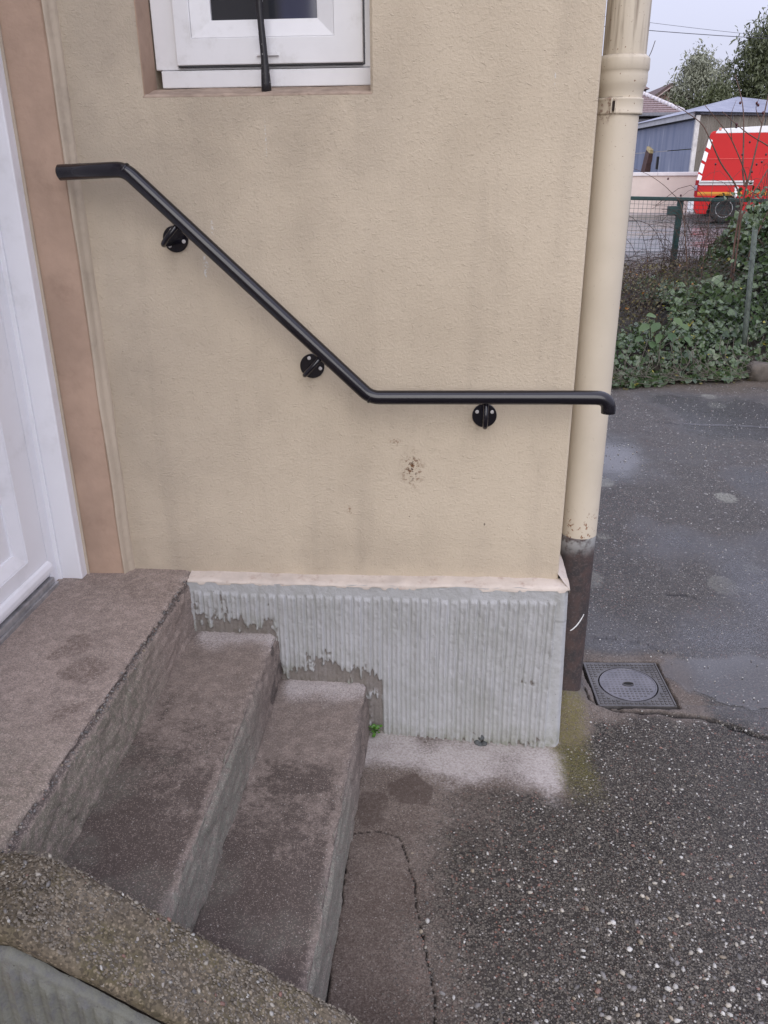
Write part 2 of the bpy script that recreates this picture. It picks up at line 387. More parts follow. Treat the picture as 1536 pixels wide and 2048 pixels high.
def mat_plinth(name='plinth_render', k=1.):
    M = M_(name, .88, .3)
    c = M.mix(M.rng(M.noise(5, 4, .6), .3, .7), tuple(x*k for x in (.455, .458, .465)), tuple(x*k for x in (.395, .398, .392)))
    c = M.mix(M.math('MULTIPLY', M.rng(M.noise(1, 3, .6, v=M.mapv((30, 30, 3))), .5, .75), .3), c, (.24, .235, .20))
    c = M.mix(M.math('MULTIPLY', M.attr('green'), M.rng(M.noise(40, 4, .7), .3, .6)), c, (.23, .235, .18))
    c = M.mix(M.math('MULTIPLY', M.thr('bare', 140, 1.5, .25, 1.0), .85), c, M.mix(M.noise(45, 4, .7), (.10, .082, .070), (.26, .225, .20)))
    pit = M.rng(M.vor(60), .085, .05)
    c = M.mix(M.math('MULTIPLY', pit, .6), c, (.09, .085, .08))
    M.color(c)
    h = M.math('ADD', M.noise(180, 3, .7), M.math('MULTIPLY', M.noise(60, 3, .6), 1.4)); h = M.math('SUBTRACT', h, M.math('MULTIPLY', pit, .6))
    M.bump(h, .7, .0025)
    return M.m
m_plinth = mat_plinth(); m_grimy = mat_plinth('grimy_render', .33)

def mat_black():
    M = M_('black_gloss_paint', .28, .5)
    M.color(M.mix(M.rng(M.noise(300, 2, .5), .74, .78), (.008, .007, .011), (.08, .08, .09)))
    M.rough(M.rng(M.noise(40, 3, .6), .3, .7, .10, .19))
    M.bump(M.noise(60, 2, .5), .15, .0008)
    return M.m
m_black = mat_black()
def mat_barpaint():
    M = M_('chipped_black_paint', .45, .5)
    c = M.mix(M.rng(M.noise(120, 3, .6), .66, .70), (.014, .013, .016), (.55, .55, .55))
    M.color(c); M.bump(M.noise(70, 3, .6), .6, .002); return M.m
m_bar = mat_barpaint()
m_screw = mat_plain('zinc_screw', (.55, .53, .50), .5, .2, 80, .5, .0)

def mat_pipe():
    M = M_('pipe_paint', .5, .4)
    X = M.xyz()
    c = M.mix(M.rng(M.noise(6, 3, .6), .3, .7), (.60, .53, .42), (.55, .485, .38))
    st = M.math('MULTIPLY', M.rng(M.noise(1, 4, .6, v=M.mapv((55, 55, 4))), .45, .68), M.rng(X[2], 1.74, 1.85))
    c = M.mix(M.math('MULTIPLY', st, .85), c, (.25, .20, .15))
    top = M.math('MULTIPLY', M.rng(M.noise(150, 3, .6), .675, .71), M.math('ADD', M.math('MULTIPLY', M.rng(X[2], 1.45, 1.68), .8), .15))
    c = M.mix(top, c, (.17, .08, .04))
    cl_ = M.math('MULTIPLY', M.rng(M.noise(60, 4, .7), .50, .62), M.math('MULTIPLY', M.rng(X[2], 1.64, 1.67), M.math('MULTIPLY', M.rng(X[2], 1.712, 1.70), M.rng(X[0], .915, .885))))
    c = M.mix(M.math('MULTIPLY', cl_, .8), c, (.24, .15, .11))
    rj = M.math('MULTIPLY', M.rng(M.noise(70, 4, .7), .585, .63), M.math('MULTIPLY', M.rng(X[2], .67, .61), M.rng(X[2], .545, .565)))
    c = M.mix(rj, c, (.21, .085, .03))
    M.color(c); M.bump(M.noise(50, 3, .6), .3, .0015); return M.m
m_pipe = mat_pipe()
def mat_iron():
    M = M_('rusty_cast_iron', .65, .4)
    X = M.xyz()
    c = M.mix(M.rng(M.noise(26, 5, .7), .35, .65), (.078, .052, .046), (.042, .036, .036))
    c = M.mix(M.math('MULTIPLY', M.rng(M.noise(140, 3, .6), .5, .7), .6), c, (.12, .095, .088))
    g = M.math('MULTIPLY', M.rng(X[2], .50, .555), M.rng(M.noise(20, 3, .6), .4, .55))
    c = M.mix(g, c, (.30, .30, .29))
    M.color(c); M.bump(M.noise(160, 4, .7), .6, .002); return M.m
m_iron = mat_iron()
m_white = mat_plain('white_smear', (.75, .75, .73), .7, .1)

# ---------------------------------------------------------------- ground sheet
def seg_dist(X, Y, pts):
    D = np.full(X.shape, 9.); T = np.zeros(X.shape); n = len(pts)-1
    for i in range(n):
        ax, ay = pts[i]; bx, by = pts[i+1]; dx, dy = bx-ax, by-ay
        t = np.clip(((X-ax)*dx+(Y-ay)*dy)/(dx*dx+dy*dy), 0, 1)
        d = np.hypot(X-ax-t*dx, Y-ay-t*dy); m_ = d < D; D = np.where(m_, d, D); T = np.where(m_, (i+t)/n, T)
    return D, T
def axis(parts):
    out = []
    for a, b, n in parts: out += list(np.linspace(a, b, n, endpoint=False))
    out.append(parts[-1][1]); return np.array(out)
def geo(a, b, n): return list(a+(b-a)*(np.geomspace(1, 60, n)-1)/59)
gx = np.array(sorted(set(np.round(np.concatenate([-np.array(geo(3., 600, 14)), np.linspace(-3, .27, 12), np.arange(.28, 1.56, .0042), np.arange(1.57, 3.3, .014), np.array(geo(3.4, 600, 34))]), 5))))
gy = np.array(sorted(set(np.round(np.concatenate([-np.array(geo(1.4, 300, 14)), np.arange(-1.2, .50, .0042), np.arange(.51, 5.0, .016), np.arange(5.1, 25, .3), np.array(geo(25.5, 900, 30))]), 5))))
GX, GY = np.meshgrid(gx, gy, indexing='ij')
def base_z(X, Y):
    z = -.024*ss(.3, .9, X)
    z = z+.30*ss(7.5, 11.5, Y)
    return z
def ground_z(X, Y):
    near = 1-ss(6, 9, Y)
    z = base_z(X, Y)+near*((fbm(X*2.1, Y*2.1, 3, 5)-.5)*.010*ss(.9, 1.6, X+Y*.3))
    z = z+.085*np.exp(-((X-.905)/.075)**2-((Y-.20)/.12)**2)
    return z
GZ = ground_z(GX, GY)
jx = (fbm(GX*26, GY*26, 3, 21)-.5)*.045; jy = (fbm(GX*26, GY*26, 3, 33)-.5)*.045
crack = np.zeros(GX.shape)
for pts, w0, w1, dep in (
    ([(.295, -.452), (.36, -.437), (.428, -.445), (.448, -.50), (.473, -.598), (.476, -.64), (.485, -.681), (.50, -.76), (.516, -.828), (.534, -.933), (.56, -1.1)], .0012, .0019, .006),
    ([(.300, -.44), (.303, -.56), (.302, -.7), (.303, -.9), (.303, -1.05)], .003, .004, .006),
    ([(.975, .235), (.985, .175), (1.06, .155), (1.20, .150), (1.34, .135), (1.40, .10), (1.49, .05), (1.62, .0), (2.0, -.12)], .004, .013, .016),
    ([(.98, .60), (1.10, .59), (1.24, .57), (1.30, .50)], .005, .002, .006),
    ([(1.38, .95), (1.50, .935), (1.64, .93)], .004, .004, .005),
    ([(1.9, 3.42), (2.2, 3.36), (2.5, 3.34), (2.9, 3.27)], .008, .008, .006)):
    D, T = seg_dist(GX+jx*.4, GY+jy*.4, pts)
    wd = (w0+(w1-w0)*T)*(.6+.8*vn(T*60, T*0, 9))
    c_ = 1-ss(wd*.6, wd*1.35, D)
    crack = np.maximum(crack, c_); GZ = GZ-c_*dep
# drain sits in a shallow pit of broken mortar
DRX, DRY, DRR = 1.131, .303, R(3.5)
lx = (GX-DRX)*math.cos(DRR)+(GY-DRY)*math.sin(DRR); ly = -(GX-DRX)*math.sin(DRR)+(GY-DRY)*math.cos(DRR)
dd = np.maximum(np.abs(lx), np.abs(ly))+(fbm(GX*30, GY*30, 2, 3)-.5)*.012
pit = 1-ss(.128, .136, dd); GZ = GZ-pit*.020; crack = np.maximum(crack, pit*.9)
nz = fbm(GX*7, GY*7, 4, 40)-.5; nz2 = fbm(GX*22, GY*22, 4, 44)-.5
concrete = (1-ss(.42, .86, GX+nz*.25+.10*ss(-.2, -.8, GY)))*(1-ss(-.02, .03, GY))
concrete = np.maximum(concrete, (1-ss(.84, .92, GX+nz*.08))*ss(-.34, -.20, GY+nz*.15)*(1-ss(-.02, .03, GY)))
mort = (1-ss(.16, .24, np.maximum(np.abs(lx-.03), np.abs(ly+.0))+nz*.08)); concrete = np.maximum(concrete, mort*.75)
concrete = np.maximum(concrete, (1-ss(.07, .11, np.hypot(GX-.905, (GY-.12)*.55)))*.8)
pale = ss(-.31, -.13, GY+nz*.16+nz2*.05+.06*ss(.6, .85, GX))*(1-ss(.84, .90, GX+nz2*.05))*(1-ss(-.02, .0, GY))*(.45+.75*np.clip(.5+nz*2.2, 0, 1))
pale = np.clip(pale, 0, 1)*.85
damp = ss(-.30, -.42, GY+nz*.14+nz2*.05)*(1-ss(.42, .62, GX+nz*.2))*.55
blob = (1-ss(.050, .062, np.hypot(GX-.45, (GY+.285)*1.0)+nz2*.06+nz*.05)); damp = np.maximum(damp, blob*.9)
blob = (1-ss(.042, .055, np.hypot(GX-.345, (GY+.355)*.75)+nz2*.05)); damp = np.maximum(damp, blob*.8)
damp = damp*(GY < .02); pale = pale*(1-damp)
moss = (1-ss(.03, .11, np.abs(GX-.895-.05*ss(-.1, -.4, GY))+nz*.05))*ss(-.42, -.12, GY)*(1-ss(.20, .30, GY))
moss = np.maximum(moss, ss(.14, .24, nz+.12*(1-np.hypot((GX-.72)/.2, (GY+.75)/.3)))*(GY < .05)*(GX > .5)*.28)
moss = np.clip(moss, 0, 1)*.85
far = ss(.10, .22, GY+nz*.05-.11*ss(1.3, 1.6, GX)*-1)
wet = far*(.40+.85*np.clip(.5+(fbm(GX*1.6, GY*1.1, 4, 60)-.5)*4.5, 0, 1))*(1-.75*mort)*(1-ss(3.9, 4.5, GY))
wet = np.clip(wet+.25*ss(.9, 1.5, GX)*(GY < .2), 0, 1)
pd = fbm(GX*2.6, GY*2.6, 4, 71)-.5
puddle = .95*(1-ss(.25, 1.15, np.hypot((GX-1.50)/.34, (GY-2.68)/.48)+pd*1.3+nz2*.25))
puddle = np.maximum(puddle, 1-ss(.8, 1.0, np.hypot((GX-1.56)/.28, (GY-.36)/.17)+pd*.9+nz2*.3))
puddle = np.maximum(puddle, .35*ss(.10, .2, pd)*far*(GY < 3.6))
GZ = GZ-.004*puddle
# road beyond the fence is wet
roadm = ss(10, 13, GY); wet = np.maximum(wet, roadm*.9)
ground = grid('ground', np.stack([GX, GY, GZ], -1), m_ground, attrs=dict(concrete=concrete, pale=pale, damp=damp, moss=moss, wet=wet, puddle=puddle, crack=crack), flip=True)
tag(ground, kind='structure')

# ---------------------------------------------------------------- the house
house = empty('house', (.2, .1, 0))
tag(house, 'beige rough-cast house corner with grey ribbed plinth, white door and barred window', 'house')
bm = bmesh.new()
rc = [(.832-.007*(1-math.sin(a)), .007*(1-math.cos(a))) for a in np.linspace(0, math.pi/2, 5)]
rc = [(.832-.006+.006*math.sin(a), .006-.006*math.cos(a)) for a in np.linspace(0, math.pi/2, 5)]
bm_prism(bm, [(-.40, 0)]+rc+[(.832, 3.2), (.5, 3.2), (.5, .35), (-.40, .35)], 'z', .46, 1.708)
bm_prism(bm, [(-.40, 0)]+rc+[(.832, 3.2), (.5, 3.2), (.5, .35), (-.40, .35)], 'z', 2.65, 5.2)
bm_prism(bm, [(-.40, 0), (-.196, 0), (-.190, .006), (-.190, .35), (-.40, .35)], 'z', 1.708, 2.65)
bm_prism(bm, [(.330, .006), (.336, 0)]+rc+[(.832, 3.2), (.5, 3.2), (.5, .35), (.330, .35)], 'z', 1.708, 2.65)
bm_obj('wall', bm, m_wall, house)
bm = bmesh.new()
bm_box(bm, -.80, -.384, -3.4, -1.0, -.05, 5.2); bm_box(bm, -.80, -.384, -.999, -.036, 2.62, 5.2)
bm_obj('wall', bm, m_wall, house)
# brown painted door reveal and the pale strip on its outer edge
bm = bmesh.new()
bm_prism(bm, [(-.80, -.034), (-.389, -.034), (-.384, -.030), (-.384, .3), (-.80, .3)], 'z', .46, 2.62)
bm_obj('door_reveal', bm, m_reveal, house)
n_ = 60; zz = np.linspace(.47, 2.62, n_); prof = [(-.3838, -.036), (-.3825, -.0372), (-.379, -.034), (-.3765, -.022), (-.3735, -.0135), (-.3695, -.0115), (-.3665, -.008), (-.365, .004)]
P = np.zeros((n_, len(prof), 3))
for i, z in enumerate(zz):
    for j, (x, y) in enumerate(prof):
        P[i, j] = (x+(vn(z*9, j*.7, 3)-.5)*.004, y+(vn(z*8, j*.7+5, 4)-.5)*.003, z)
grid('corner_strip', P, m_strip, house, flip=False)
# plinth front with scraped vertical ribs, worn away above the steps
def step_top(x): return np.where(x < .048, .324, np.where(x < .302, .170, -.02))
us = np.concatenate([np.arange(-.205, .846, .0024), np.linspace(.846, .862, 6)]); vs_ = np.linspace(-.06, .505, 160)
ny = 40
PX = np.zeros((len(us)+ny, len(vs_), 3)); bare = np.zeros(PX.shape[:2]); grn = np.zeros(PX.shape[:2])
U, Vv = np.meshgrid(us, vs_, indexing='ij')
top = .489+.012*ss(0, .85, U)+.006*(fbm(U*14, U*0, 3, 2)-.5)*2
Zf = -.06+(Vv+.06)/(.565)*(top+.06)
xr = .857+.013*(1-np.clip(Zf, 0, .5)/.5)
Xf = np.minimum(U, 9)+(xr-.862)*ss(.3, .862, U)
ph = (Xf+.0012*(vn(Xf*3, Zf*5, 5)-.5)+.0015*np.sin(Zf*7))/.0268; t = ph-np.floor(ph)
jit = .9+.2*vn(np.floor(ph), Zf*2, 8)
rib = (.62*ss(.05, .13, t)+.38*ss(.45, .74, t))*(1-ss(.79, .87, t))*jit
ribtop = .452+.006*ss(.3, .8, Xf)+.008*(vn(np.floor(ph)*1.7, Zf*0, 6)-.5)
rm = (1-ss(ribtop-.004, ribtop+.004, Zf))*(1-ss(.822, .828, Xf))*ss(-.195, -.185, Xf)
hs = Zf-step_top(Xf); er = fbm(Xf*16, Zf*16, 4, 12); er2 = fbm(Xf*55, Zf*40, 3, 13)
E_ = np.where(Xf < .302, 1-ss(.0, .15, hs), (1-ss(.0, .05, hs))*.55)
E_ = np.maximum(E_, (1-ss(.018, .034, np.abs(Xf-.322)))*(1-ss(.19, .235, Zf))*1.15)
val = E_*1.15+(er-.5)*1.5+(er2-.5)*1.3-.24*rib+(fbm(Xf*150, Zf*90, 2, 15)-.5)*.5
ero = ss(.60, .88, val)*rm
rough = (fbm(Xf*60, Zf*60, 3, 17)-.5)*.0028+(fbm(Xf*9, Zf*9, 2, 18)-.5)*.006
rib = rib*(.84+.16*ss(.3, .5, fbm(Xf*120, Zf*60, 3, 28)))
disp = rm*rib*.0120*(1-.8*ero)-ero*.0030*rm+rough+.0025*(1-rm)*(Zf > .40)
rcx = ss(.846, .862, U); Yf = -.040-disp+.016*rcx**2
PX[:len(us), :, 0] = Xf; PX[:len(us), :, 1] = Yf; PX[:len(us), :, 2] = Zf
bare[:len(us)] = np.maximum(ero*1.2, .0); bare[:len(us)] = np.clip(bare[:len(us)], 0, 1)
bare[:len(us)] = np.maximum(bare[:len(us)], .55*(1-ss(.0, .05, np.abs(Xf+.205)))*(er2 > .45))
grn[:len(us)] = np.clip((1-ss(.0, .08, hs+(er-.5)*.08))*.7+.10*(er > .55), 0, 1)
for k in range(ny):
    yy = -.024+.62*(k+1)/ny
    PX[len(us)+k, :, 0] = PX[len(us)-1, :, 0]+.0015+(fbm(yy*30+vs_*0, vs_*30, 3, 19)-.5)*.004
    PX[len(us)+k, :, 1] = yy; PX[len(us)+k, :, 2] = PX[len(us)-1, :, 2]
plinth = grid('plinth', PX, m_plinth, house, attrs=dict(bare=bare, green=grn), flip=True)
# painted weathering ledge on top of the plinth, front and side
xs = np.linspace(-.200, .8585, 160); pr = np.array([(-.0425, -.0040), (-.0435, -.001), (-.040, .0035), (-.030, .006), (-.012, .009), (.004, .012)])
P = np.zeros((len(xs), len(pr), 3))
for j, (y, z) in enumerate(pr):
    n1 = (fbm(xs*22, xs*0+j*.6, 3, 23)-.5)
    P[:, j, 0] = xs; P[:, j, 1] = y+n1*.006*(j < 3); P[:, j, 2] = .489+.012*ss(0, .85, xs)+z+n1*.006+(-.006*(fbm(xs*30, xs*0, 3, 29) > .6) if j == 0 else 0)
grid('plinth_ledge', P, m_ledge, house)
ys = np.linspace(-.042, .6, 60); pr = np.array([(.8605, -.012), (.8615, .0), (.857, .006), (.845, .012), (.828, .03)])
P = np.zeros((len(ys), len(pr), 3))
for j, (x, z) in enumerate(pr):
    n1 = (fbm(ys*22, ys*0+j*.6, 3, 27)-.5)
    P[:, j, 0] = x+n1*.005*(j < 3); P[:, j, 1] = ys+(.0 if j < 3 else .04*(j-2)/2*(1-ss(-.042, .1, ys))); P[:, j, 2] = .5005+z+n1*.005
grid('plinth_ledge', P, m_ledge, house)

# window
win = empty('window', (.07, .1, 1.73)); win.parent = house; win.matrix_parent_inverse = Matrix.Translation(-Vector(house.location))
def ring(bm, x0, x1, z0, z1, wl, wr, wb, wt, yf, yb, slope=0):
    o = [(x0, z0), (x1, z0), (x1, z1), (x0, z1)]; i = [(x0+wl, z0+wb), (x1-wr, z0+wb), (x1-wr, z1-wt), (x0+wl, z1-wt)]
    Of = [bm.verts.new((p[0], yf, p[1])) for p in o]; If = [bm.verts.new((p[0], yf+slope, p[1])) for p in i]
    Ob = [bm.verts.new((p[0], yb, p[1])) for p in o]; Ib = [bm.verts.new((p[0], yb, p[1])) for p in i]
    for k in range(4):
        j = (k+1) % 4
        bm.faces.new((Of[k], Of[j], If[j], If[k])); bm.faces.new((Of[j], Of[k], Ob[k], Ob[j])); bm.faces.new((If[k], If[j], Ib[j], Ib[k]))
def ring_obj(name, *a, mat=m_pvc_w, parent=None, bev=.002):
    bm = bmesh.new(); ring(bm, *a)
    bmesh.ops.recalc_face_normals(bm, faces=bm.faces)
    bmesh.ops.bevel(bm, geom=list(bm.edges), offset=bev, segments=2, affect='EDGES', profile=.5)
    return bm_obj(name, bm, mat, parent)
ring_obj('frame', -.186, .345, 1.7705, 2.64, .054, .036, .0045, .05, .094, .16, parent=win)
ring_obj('sash', -.1305, .306, 1.7785, 2.588, .039, .066, .055, .055, .080, .15, parent=win)
ring_obj('glazing_bead', -.0912, .2396, 1.834, 2.53, .046, .0385, .0365, .04, .083, .15, .012, parent=win, bev=.001)
M = M_('window_glass', .06, .5); M.color(M.mix(M.rng(M.xyz()[0], .10, .13), (.030, .032, .038), (.045, .050, .085))); box('pane', -.047, .203, .1025, .1065, 1.868, 2.492, M.m, win)
box('bottom_rail', -.172, .3285, .086, .16, 1.732, 1.7685, m_pvc_w, win, .002)
prism('drain_cap', [(.060, 1.795), (.112, 1.795), (.104, 1.803), (.068, 1.803)], 'y', .073, .0795, m_pvc_w, win)
box('sash_seal', -.128, .304, .0815, .09, 1.7755, 1.778, m_seal, win)
xs = np.linspace(-.192, .334, 120); P = np.zeros((120, 7, 3))
for j, (y, z) in enumerate(((.0015, -.006), (-.001, .0), (.010, .0055), (.035, .010), (.062, .0165), (.086, .0225), (.12, .026))):
    P[:, j, 0] = xs; P[:, j, 1] = y; P[:, j, 2] = 1.7085+z+(fbm(xs*18, xs*0+j, 3, 51)-.5)*.004*(j > 1)+(.006*(fbm(xs*25, xs*0, 2, 52) > .5)*(j == 6))
grid('sill', P, m_sill, win)
box('reveal', -.1905, -.1885, .004, .0935, 1.7115, 2.649, m_reveal, win)
# iron bar in front of the window
zz = np.linspace(1.712, 2.62, 40)
tube('window_bar', [(.087-.006*ss(1.72, 1.95, z)+(vn(z*14, 0, 2)-.5)*.002, .036+(vn(z*12, 3, 2)-.5)*.002, z) for z in zz], [(.0112-.0032*float(ss(1.71, 1.80, z)))*(1+.14*(vn(z*40, 1, 5)-.5)) for z in zz], m_bar, win, 8)
# door
door = empty('door', (-.555, -.5, .5)); door.parent = house; door.matrix_parent_inverse = Matrix.Translation(-Vector(house.location))
box('frame', -.64, -.491, -.072, -.0365, .49, 2.58, m_pvc, door, .003)
box('frame', -.64, -.557, -.1165, -.0722, .49, 2.58, m_pvc, door, .003)
box('frame', -.64, -.546, -.080, -.0724, .49, 2.58, m_pvc, door, .002)
box('frame', -.64, -.491, -.999, -.96, .49, 2.58, m_pvc, door, .003)
box('frame', -.64, -.491, -.9595, -.0730, 2.50, 2.615, m_pvc, door, .003)
box('sealant', -.494, -.4845, -.0405, -.0335, .485, 2.58, m_strip, door, .002)
box('seal', -.64, -.566, -.1205, -.1167, .52, 2.50, m_seal, door)
bm = bmesh.new()
def xring(bm, y0, y1, z0, z1, wy, wz, xf, xb, slope=0):
    o = [(y0, z0), (y1, z0), (y1, z1), (y0, z1)]; i = [(y0+wy, z0+wz), (y1-wy, z0+wz), (y1-wy, z1-wz), (y0+wy, z1-wz)]
    Of = [bm.verts.new((xf, *p)) for p in o]; If = [bm.verts.new((xf-slope, *p)) for p in i]; Ob = [bm.verts.new((xb, *p)) for p in o]; Ib = [bm.verts.new((xb, *p)) for p in i]
    for k in range(4):
        j = (k+1) % 4
        bm.faces.new((Of[k], Of[j], If[j], If[k])); bm.faces.new((Of[j], Of[k], Ob[k], Ob[j])); bm.faces.new((If[k], If[j], Ib[j], Ib[k]))
xring(bm, -.9555, -.1207, .532, 2.498, .094, .088, -.556, -.62)
bmesh.ops.recalc_face_normals(bm, faces=bm.faces); bmesh.ops.bevel(bm, geom=list(bm.edges), offset=.002, segments=2, affect='EDGES')
leaf = bm_obj('leaf', bm, m_pvc, door)
bm = bmesh.new(); xring(bm, -.861, -.2152, .6205, 2.409, .028, .028, -.559, -.61, .016); bm_obj('panel_bead', bm, m_pvc, door)
box('panel', -.60, -.581, -.834, -.242, .647, 2.383, m_pvc, door)
prism('weather_bar', [(-.5555, .580), (-.547, .577), (-.541, .566), (-.541, .552), (-.5555, .549)], 'y', -.95, -.123, m_pvc, door, .002)
box('threshold', -.64, -.546, -.958, -.1170, .4995, .528, m_alu, door, .003)
box('threshold', -.5455, -.5385, -.958, -.1130, .4995, .512, m_alu, door, .001)

# ---------------------------------------------------------------- stairs
stairs = empty('stairs', (-.1, -.5, 0))
tag(stairs, 'short flight of worn concrete steps rising to a landing before the white door', 'stairs')
YS = np.arange(-1.075, .012, .0055)
def step_part(name, xa, xb, z, zl, mat, seed, nose=.007, chip=.012, land=False):
    n1 = max(8, int((xb-xa-nose)/.0055)); n2 = int((z-zl+.02)/.0055)
    pr = [(x, z, 0., 1.) for x in np.linspace(xa, xb-nose, n1)]
    pr += [(xb-nose+nose*math.sin(a), z-nose+nose*math.cos(a), math.sin(a), math.cos(a)) for a in np.linspace(.15, math.pi/2, 7)]
    pr += [(xb+.006*(z-nose-q)/(z-zl), q, 1., 0.) for q in np.linspace(z-nose, zl-.02, n2)[1:]]
    pr = np.array(pr); S = np.concatenate([[0], np.cumsum(np.hypot(np.diff(pr[:, 0]), np.diff(pr[:, 1])))])
    se = S[n1+3]
    SS, YY = np.meshgrid(S, YS, indexing='ij')
    X = pr[:, 0][:, None]+0*YY; Z = pr[:, 1][:, None]+0*YY; NX = pr[:, 2][:, None]; NZ = pr[:, 3][:, None]
    e = SS-se
    ch = (1-ss(0, .022, np.abs(e)))*np.clip((fbm(YY*26+seed, YY*0+seed, 4, seed)-.40)*3.2, 0, 1.3)
    wav = (fbm(YY*3.1, SS*3.1, 3, seed+1)-.5)
    if land:
        ch = ch+(1-ss(0, .030, np.abs(e-.012)))*np.clip((fbm(YY*70, SS*70, 3, seed+8)-.35)*2., 0, 1)*.9
    sink = -.006*(1-ss(.05, .45, np.abs(YY+.55)))*ss(-.12, -.0, e)*(e < .02)
    d = wav*.0035+(fbm(YY*28, SS*28, 3, seed+2)-.5)*.0028+(fbm(YY*110, SS*110, 2, seed+3)-.5)*.0010-ch*chip+sink
    d = d+((fbm(YY*16, SS*60, 3, seed+4)-.5)*.006+np.where(fbm(YY*9, SS*14, 3, seed+5) > .60, -.004, 0.))*ss(.006, .02, e)
    P = np.stack([X+NX*d, YY, Z+NZ*d], -1)
    q = fbm(YY*5, SS*5, 4, seed+6)-.5; q2 = fbm(YY*19, SS*19, 4, seed+7)-.5
    tread = 1-ss(-.004, .004, e)
    if land:
        pale = np.clip(.5*ss(-.30, -.02, YY+q*.2)*tread*.35+.35*ss(-.04, 0, e)*(1-ss(0, .03, e))*(q2 > -.03), 0, 1)
        dark = np.zeros_like(YY)
        for (bx, by, br) in ((-.30, -.52, .07), (-.36, -.42, .055), (-.27, -.68, .055)):
            dark = np.maximum(dark, (1-ss(.5, 1.05, np.hypot(X-bx, (YY-by)*.8)/br+q2*1.2+q*1.0))*tread*.75)
        dark = np.maximum(dark, .5*ss(.02, .14, q+.10*ss(-.5, -1., YY))*tread)
        grn = .9*ss(.02, .03, e)*ss(-.15, -.55, YY+q*.3)+.5*ss(-.60, -.95, YY+q*.2)*tread
        rub = (1-ss(.0, .022, np.abs(e-.014)))*.75
    else:
        pale = ss(-.20, -.06, YY+q*.12+q2*.05)*tread*(.55+.9*np.clip(.5+q*1.5, 0, 1))*ss(0.0, .06, X-xa+(YY+.04)*.15)
        pale = np.maximum(pale, .20*ss(-.025, -.004, e+q2*.03)*(1-ss(.004, .012, e)))
        pale = np.maximum(pale, .25*(1-tread)*np.clip(.5+q2*3, 0, 1)*(YY < -.4))
        dark = ss(-.23, -.42, YY+q*.22+q2*.10)*np.clip(.55+q*1.3+q2*2.2, 0, 1)*tread*(1-.8*ss(-.045, -.012, e+q2*.05))
        dark = np.maximum(dark, .75*(1-ss(-.22, -.34, -(YY+.55)*0-.30+np.abs(YY+.36)*1.4+q*.5+q2*.5))*tread*0)
        dark = np.maximum(dark, (.50+.65*ss(-.35, -.85, YY)+.7*q+.7*q2)*ss(-.20, -.50, YY+q*.25)*tread*(1-.6*ss(-.03, -.008, e+q2*.03)))
        dark = np.maximum(dark, .55*(1-tread)*ss(-.55, -.15, YY)*ss(-.02, .1, q2+q*.6))
        grn = .95*(1-tread)*ss(-.25, -.60, YY+q*.3)+.35*ss(.0, .12, q)*tread*(YY < -.55)
        rub = (1-tread)*ss(.02, .12, q2)*ss(-.5, -.1, YY)*.7
    return grid(name, P, mat, stairs, attrs=dict(dark=np.clip(dark, 0, 1), pale=np.clip(pale, 0, 1), green=np.clip(grn, 0, 1), rubble=np.clip(rub, 0, 1)), flip=False)
step_part('landing', -.66, -.197, .500, .324, m_landing, 3, .012, .011, True)
step_part('step', -.215, .048, .324, .170, m_step, 14)
step_part('step', .030, .302, .170, 0., m_step, 27)

# side wall of the stairs, following their slope, nearest the camera
kerb = empty('stair_side_wall', (.1, -1.13, 0))
tag(kerb, 'low sloping concrete side wall of the stairs with mossy pebbled coping', 'wall')
def kz(x): return np.where(x < -.118, .513, .513-.676*(x+.118))
xs = np.arange(-.66, .80, .005)
prf = [(-1.048, -.30)]+[(-1.048, z) for z in np.linspace(-.14, -.016, 14)]+[(-1.050, -.007), (-1.055, -.002)]+[(y, .0) for y in np.linspace(-1.061, -1.182, 26)]+[(-1.189, -.003), (-1.194, -.010), (-1.195, -.022), (-1.194, -.034), (-1.190, -.043), (-1.182, -.047), (-1.172, -.050), (-1.170, -.075)]
prf = np.array(prf); S = np.concatenate([[0], np.cumsum(np.hypot(np.diff(prf[:, 0]), np.diff(prf[:, 1])))])
SS, XX = np.meshgrid(S, xs, indexing='ij'); Yk = prf[:, 0][:, None]+0*XX; Zk = prf[:, 1][:, None]+kz(XX)
n1 = (fbm(XX*34, SS*34, 4, 81)-.5); n2 = (fbm(XX*9, SS*9, 3, 82)-.5); n3 = fbm(XX*85, SS*85, 3, 83)-.5
edge = np.exp(-((SS-S[16])/.012)**2)+np.exp(-((SS-S[43])/.016)**2)
crn = np.exp(-((XX+.118)/.05)**2)
Zk = Zk+n1*.007+n2*.008+n3*.004-edge*np.clip(n1*3+.25, 0, 1)*.010-crn*.006*(Yk > -1.2); Yk = Yk-(n1*.008+n3*.003)*((Yk < -1.18)*1.-(Yk > -1.056)*1.)
Zk = np.maximum(Zk, -.03)
q = fbm(XX*7, SS*7, 4, 84); q2 = fbm(XX*24, SS*24, 4, 85)
grid('coping', np.stack([XX, Yk, Zk], -1), m_kerb, kerb, attrs=dict(dark=np.clip((q-.45)*2, 0, .7), pale=np.clip((q2-.58)*5, 0, 1)*np.clip((q-.42)*5, 0, 1), green=np.clip((q2-.38)*2.5, 0, .9), rubble=np.clip((.45-q2)*2, 0, .6)), flip=True)
zs = np.linspace(0, 1, 90)
XX, TT = np.meshgrid(np.arange(-.66, .80, .0045), zs, indexing='ij')
zt = kz(XX)-.056+(fbm(XX*18, XX*0, 3, 91)-.5)*.010; zb = -.08
ZZ = zb+(np.maximum(zt, -.05)-zb)*TT
ph = XX/.0268; t = ph-np.floor(ph); rib = (.62*ss(.05, .13, t)+.38*ss(.45, .74, t))*(1-ss(.79, .87, t))*(1-ss(.93, .97, TT))
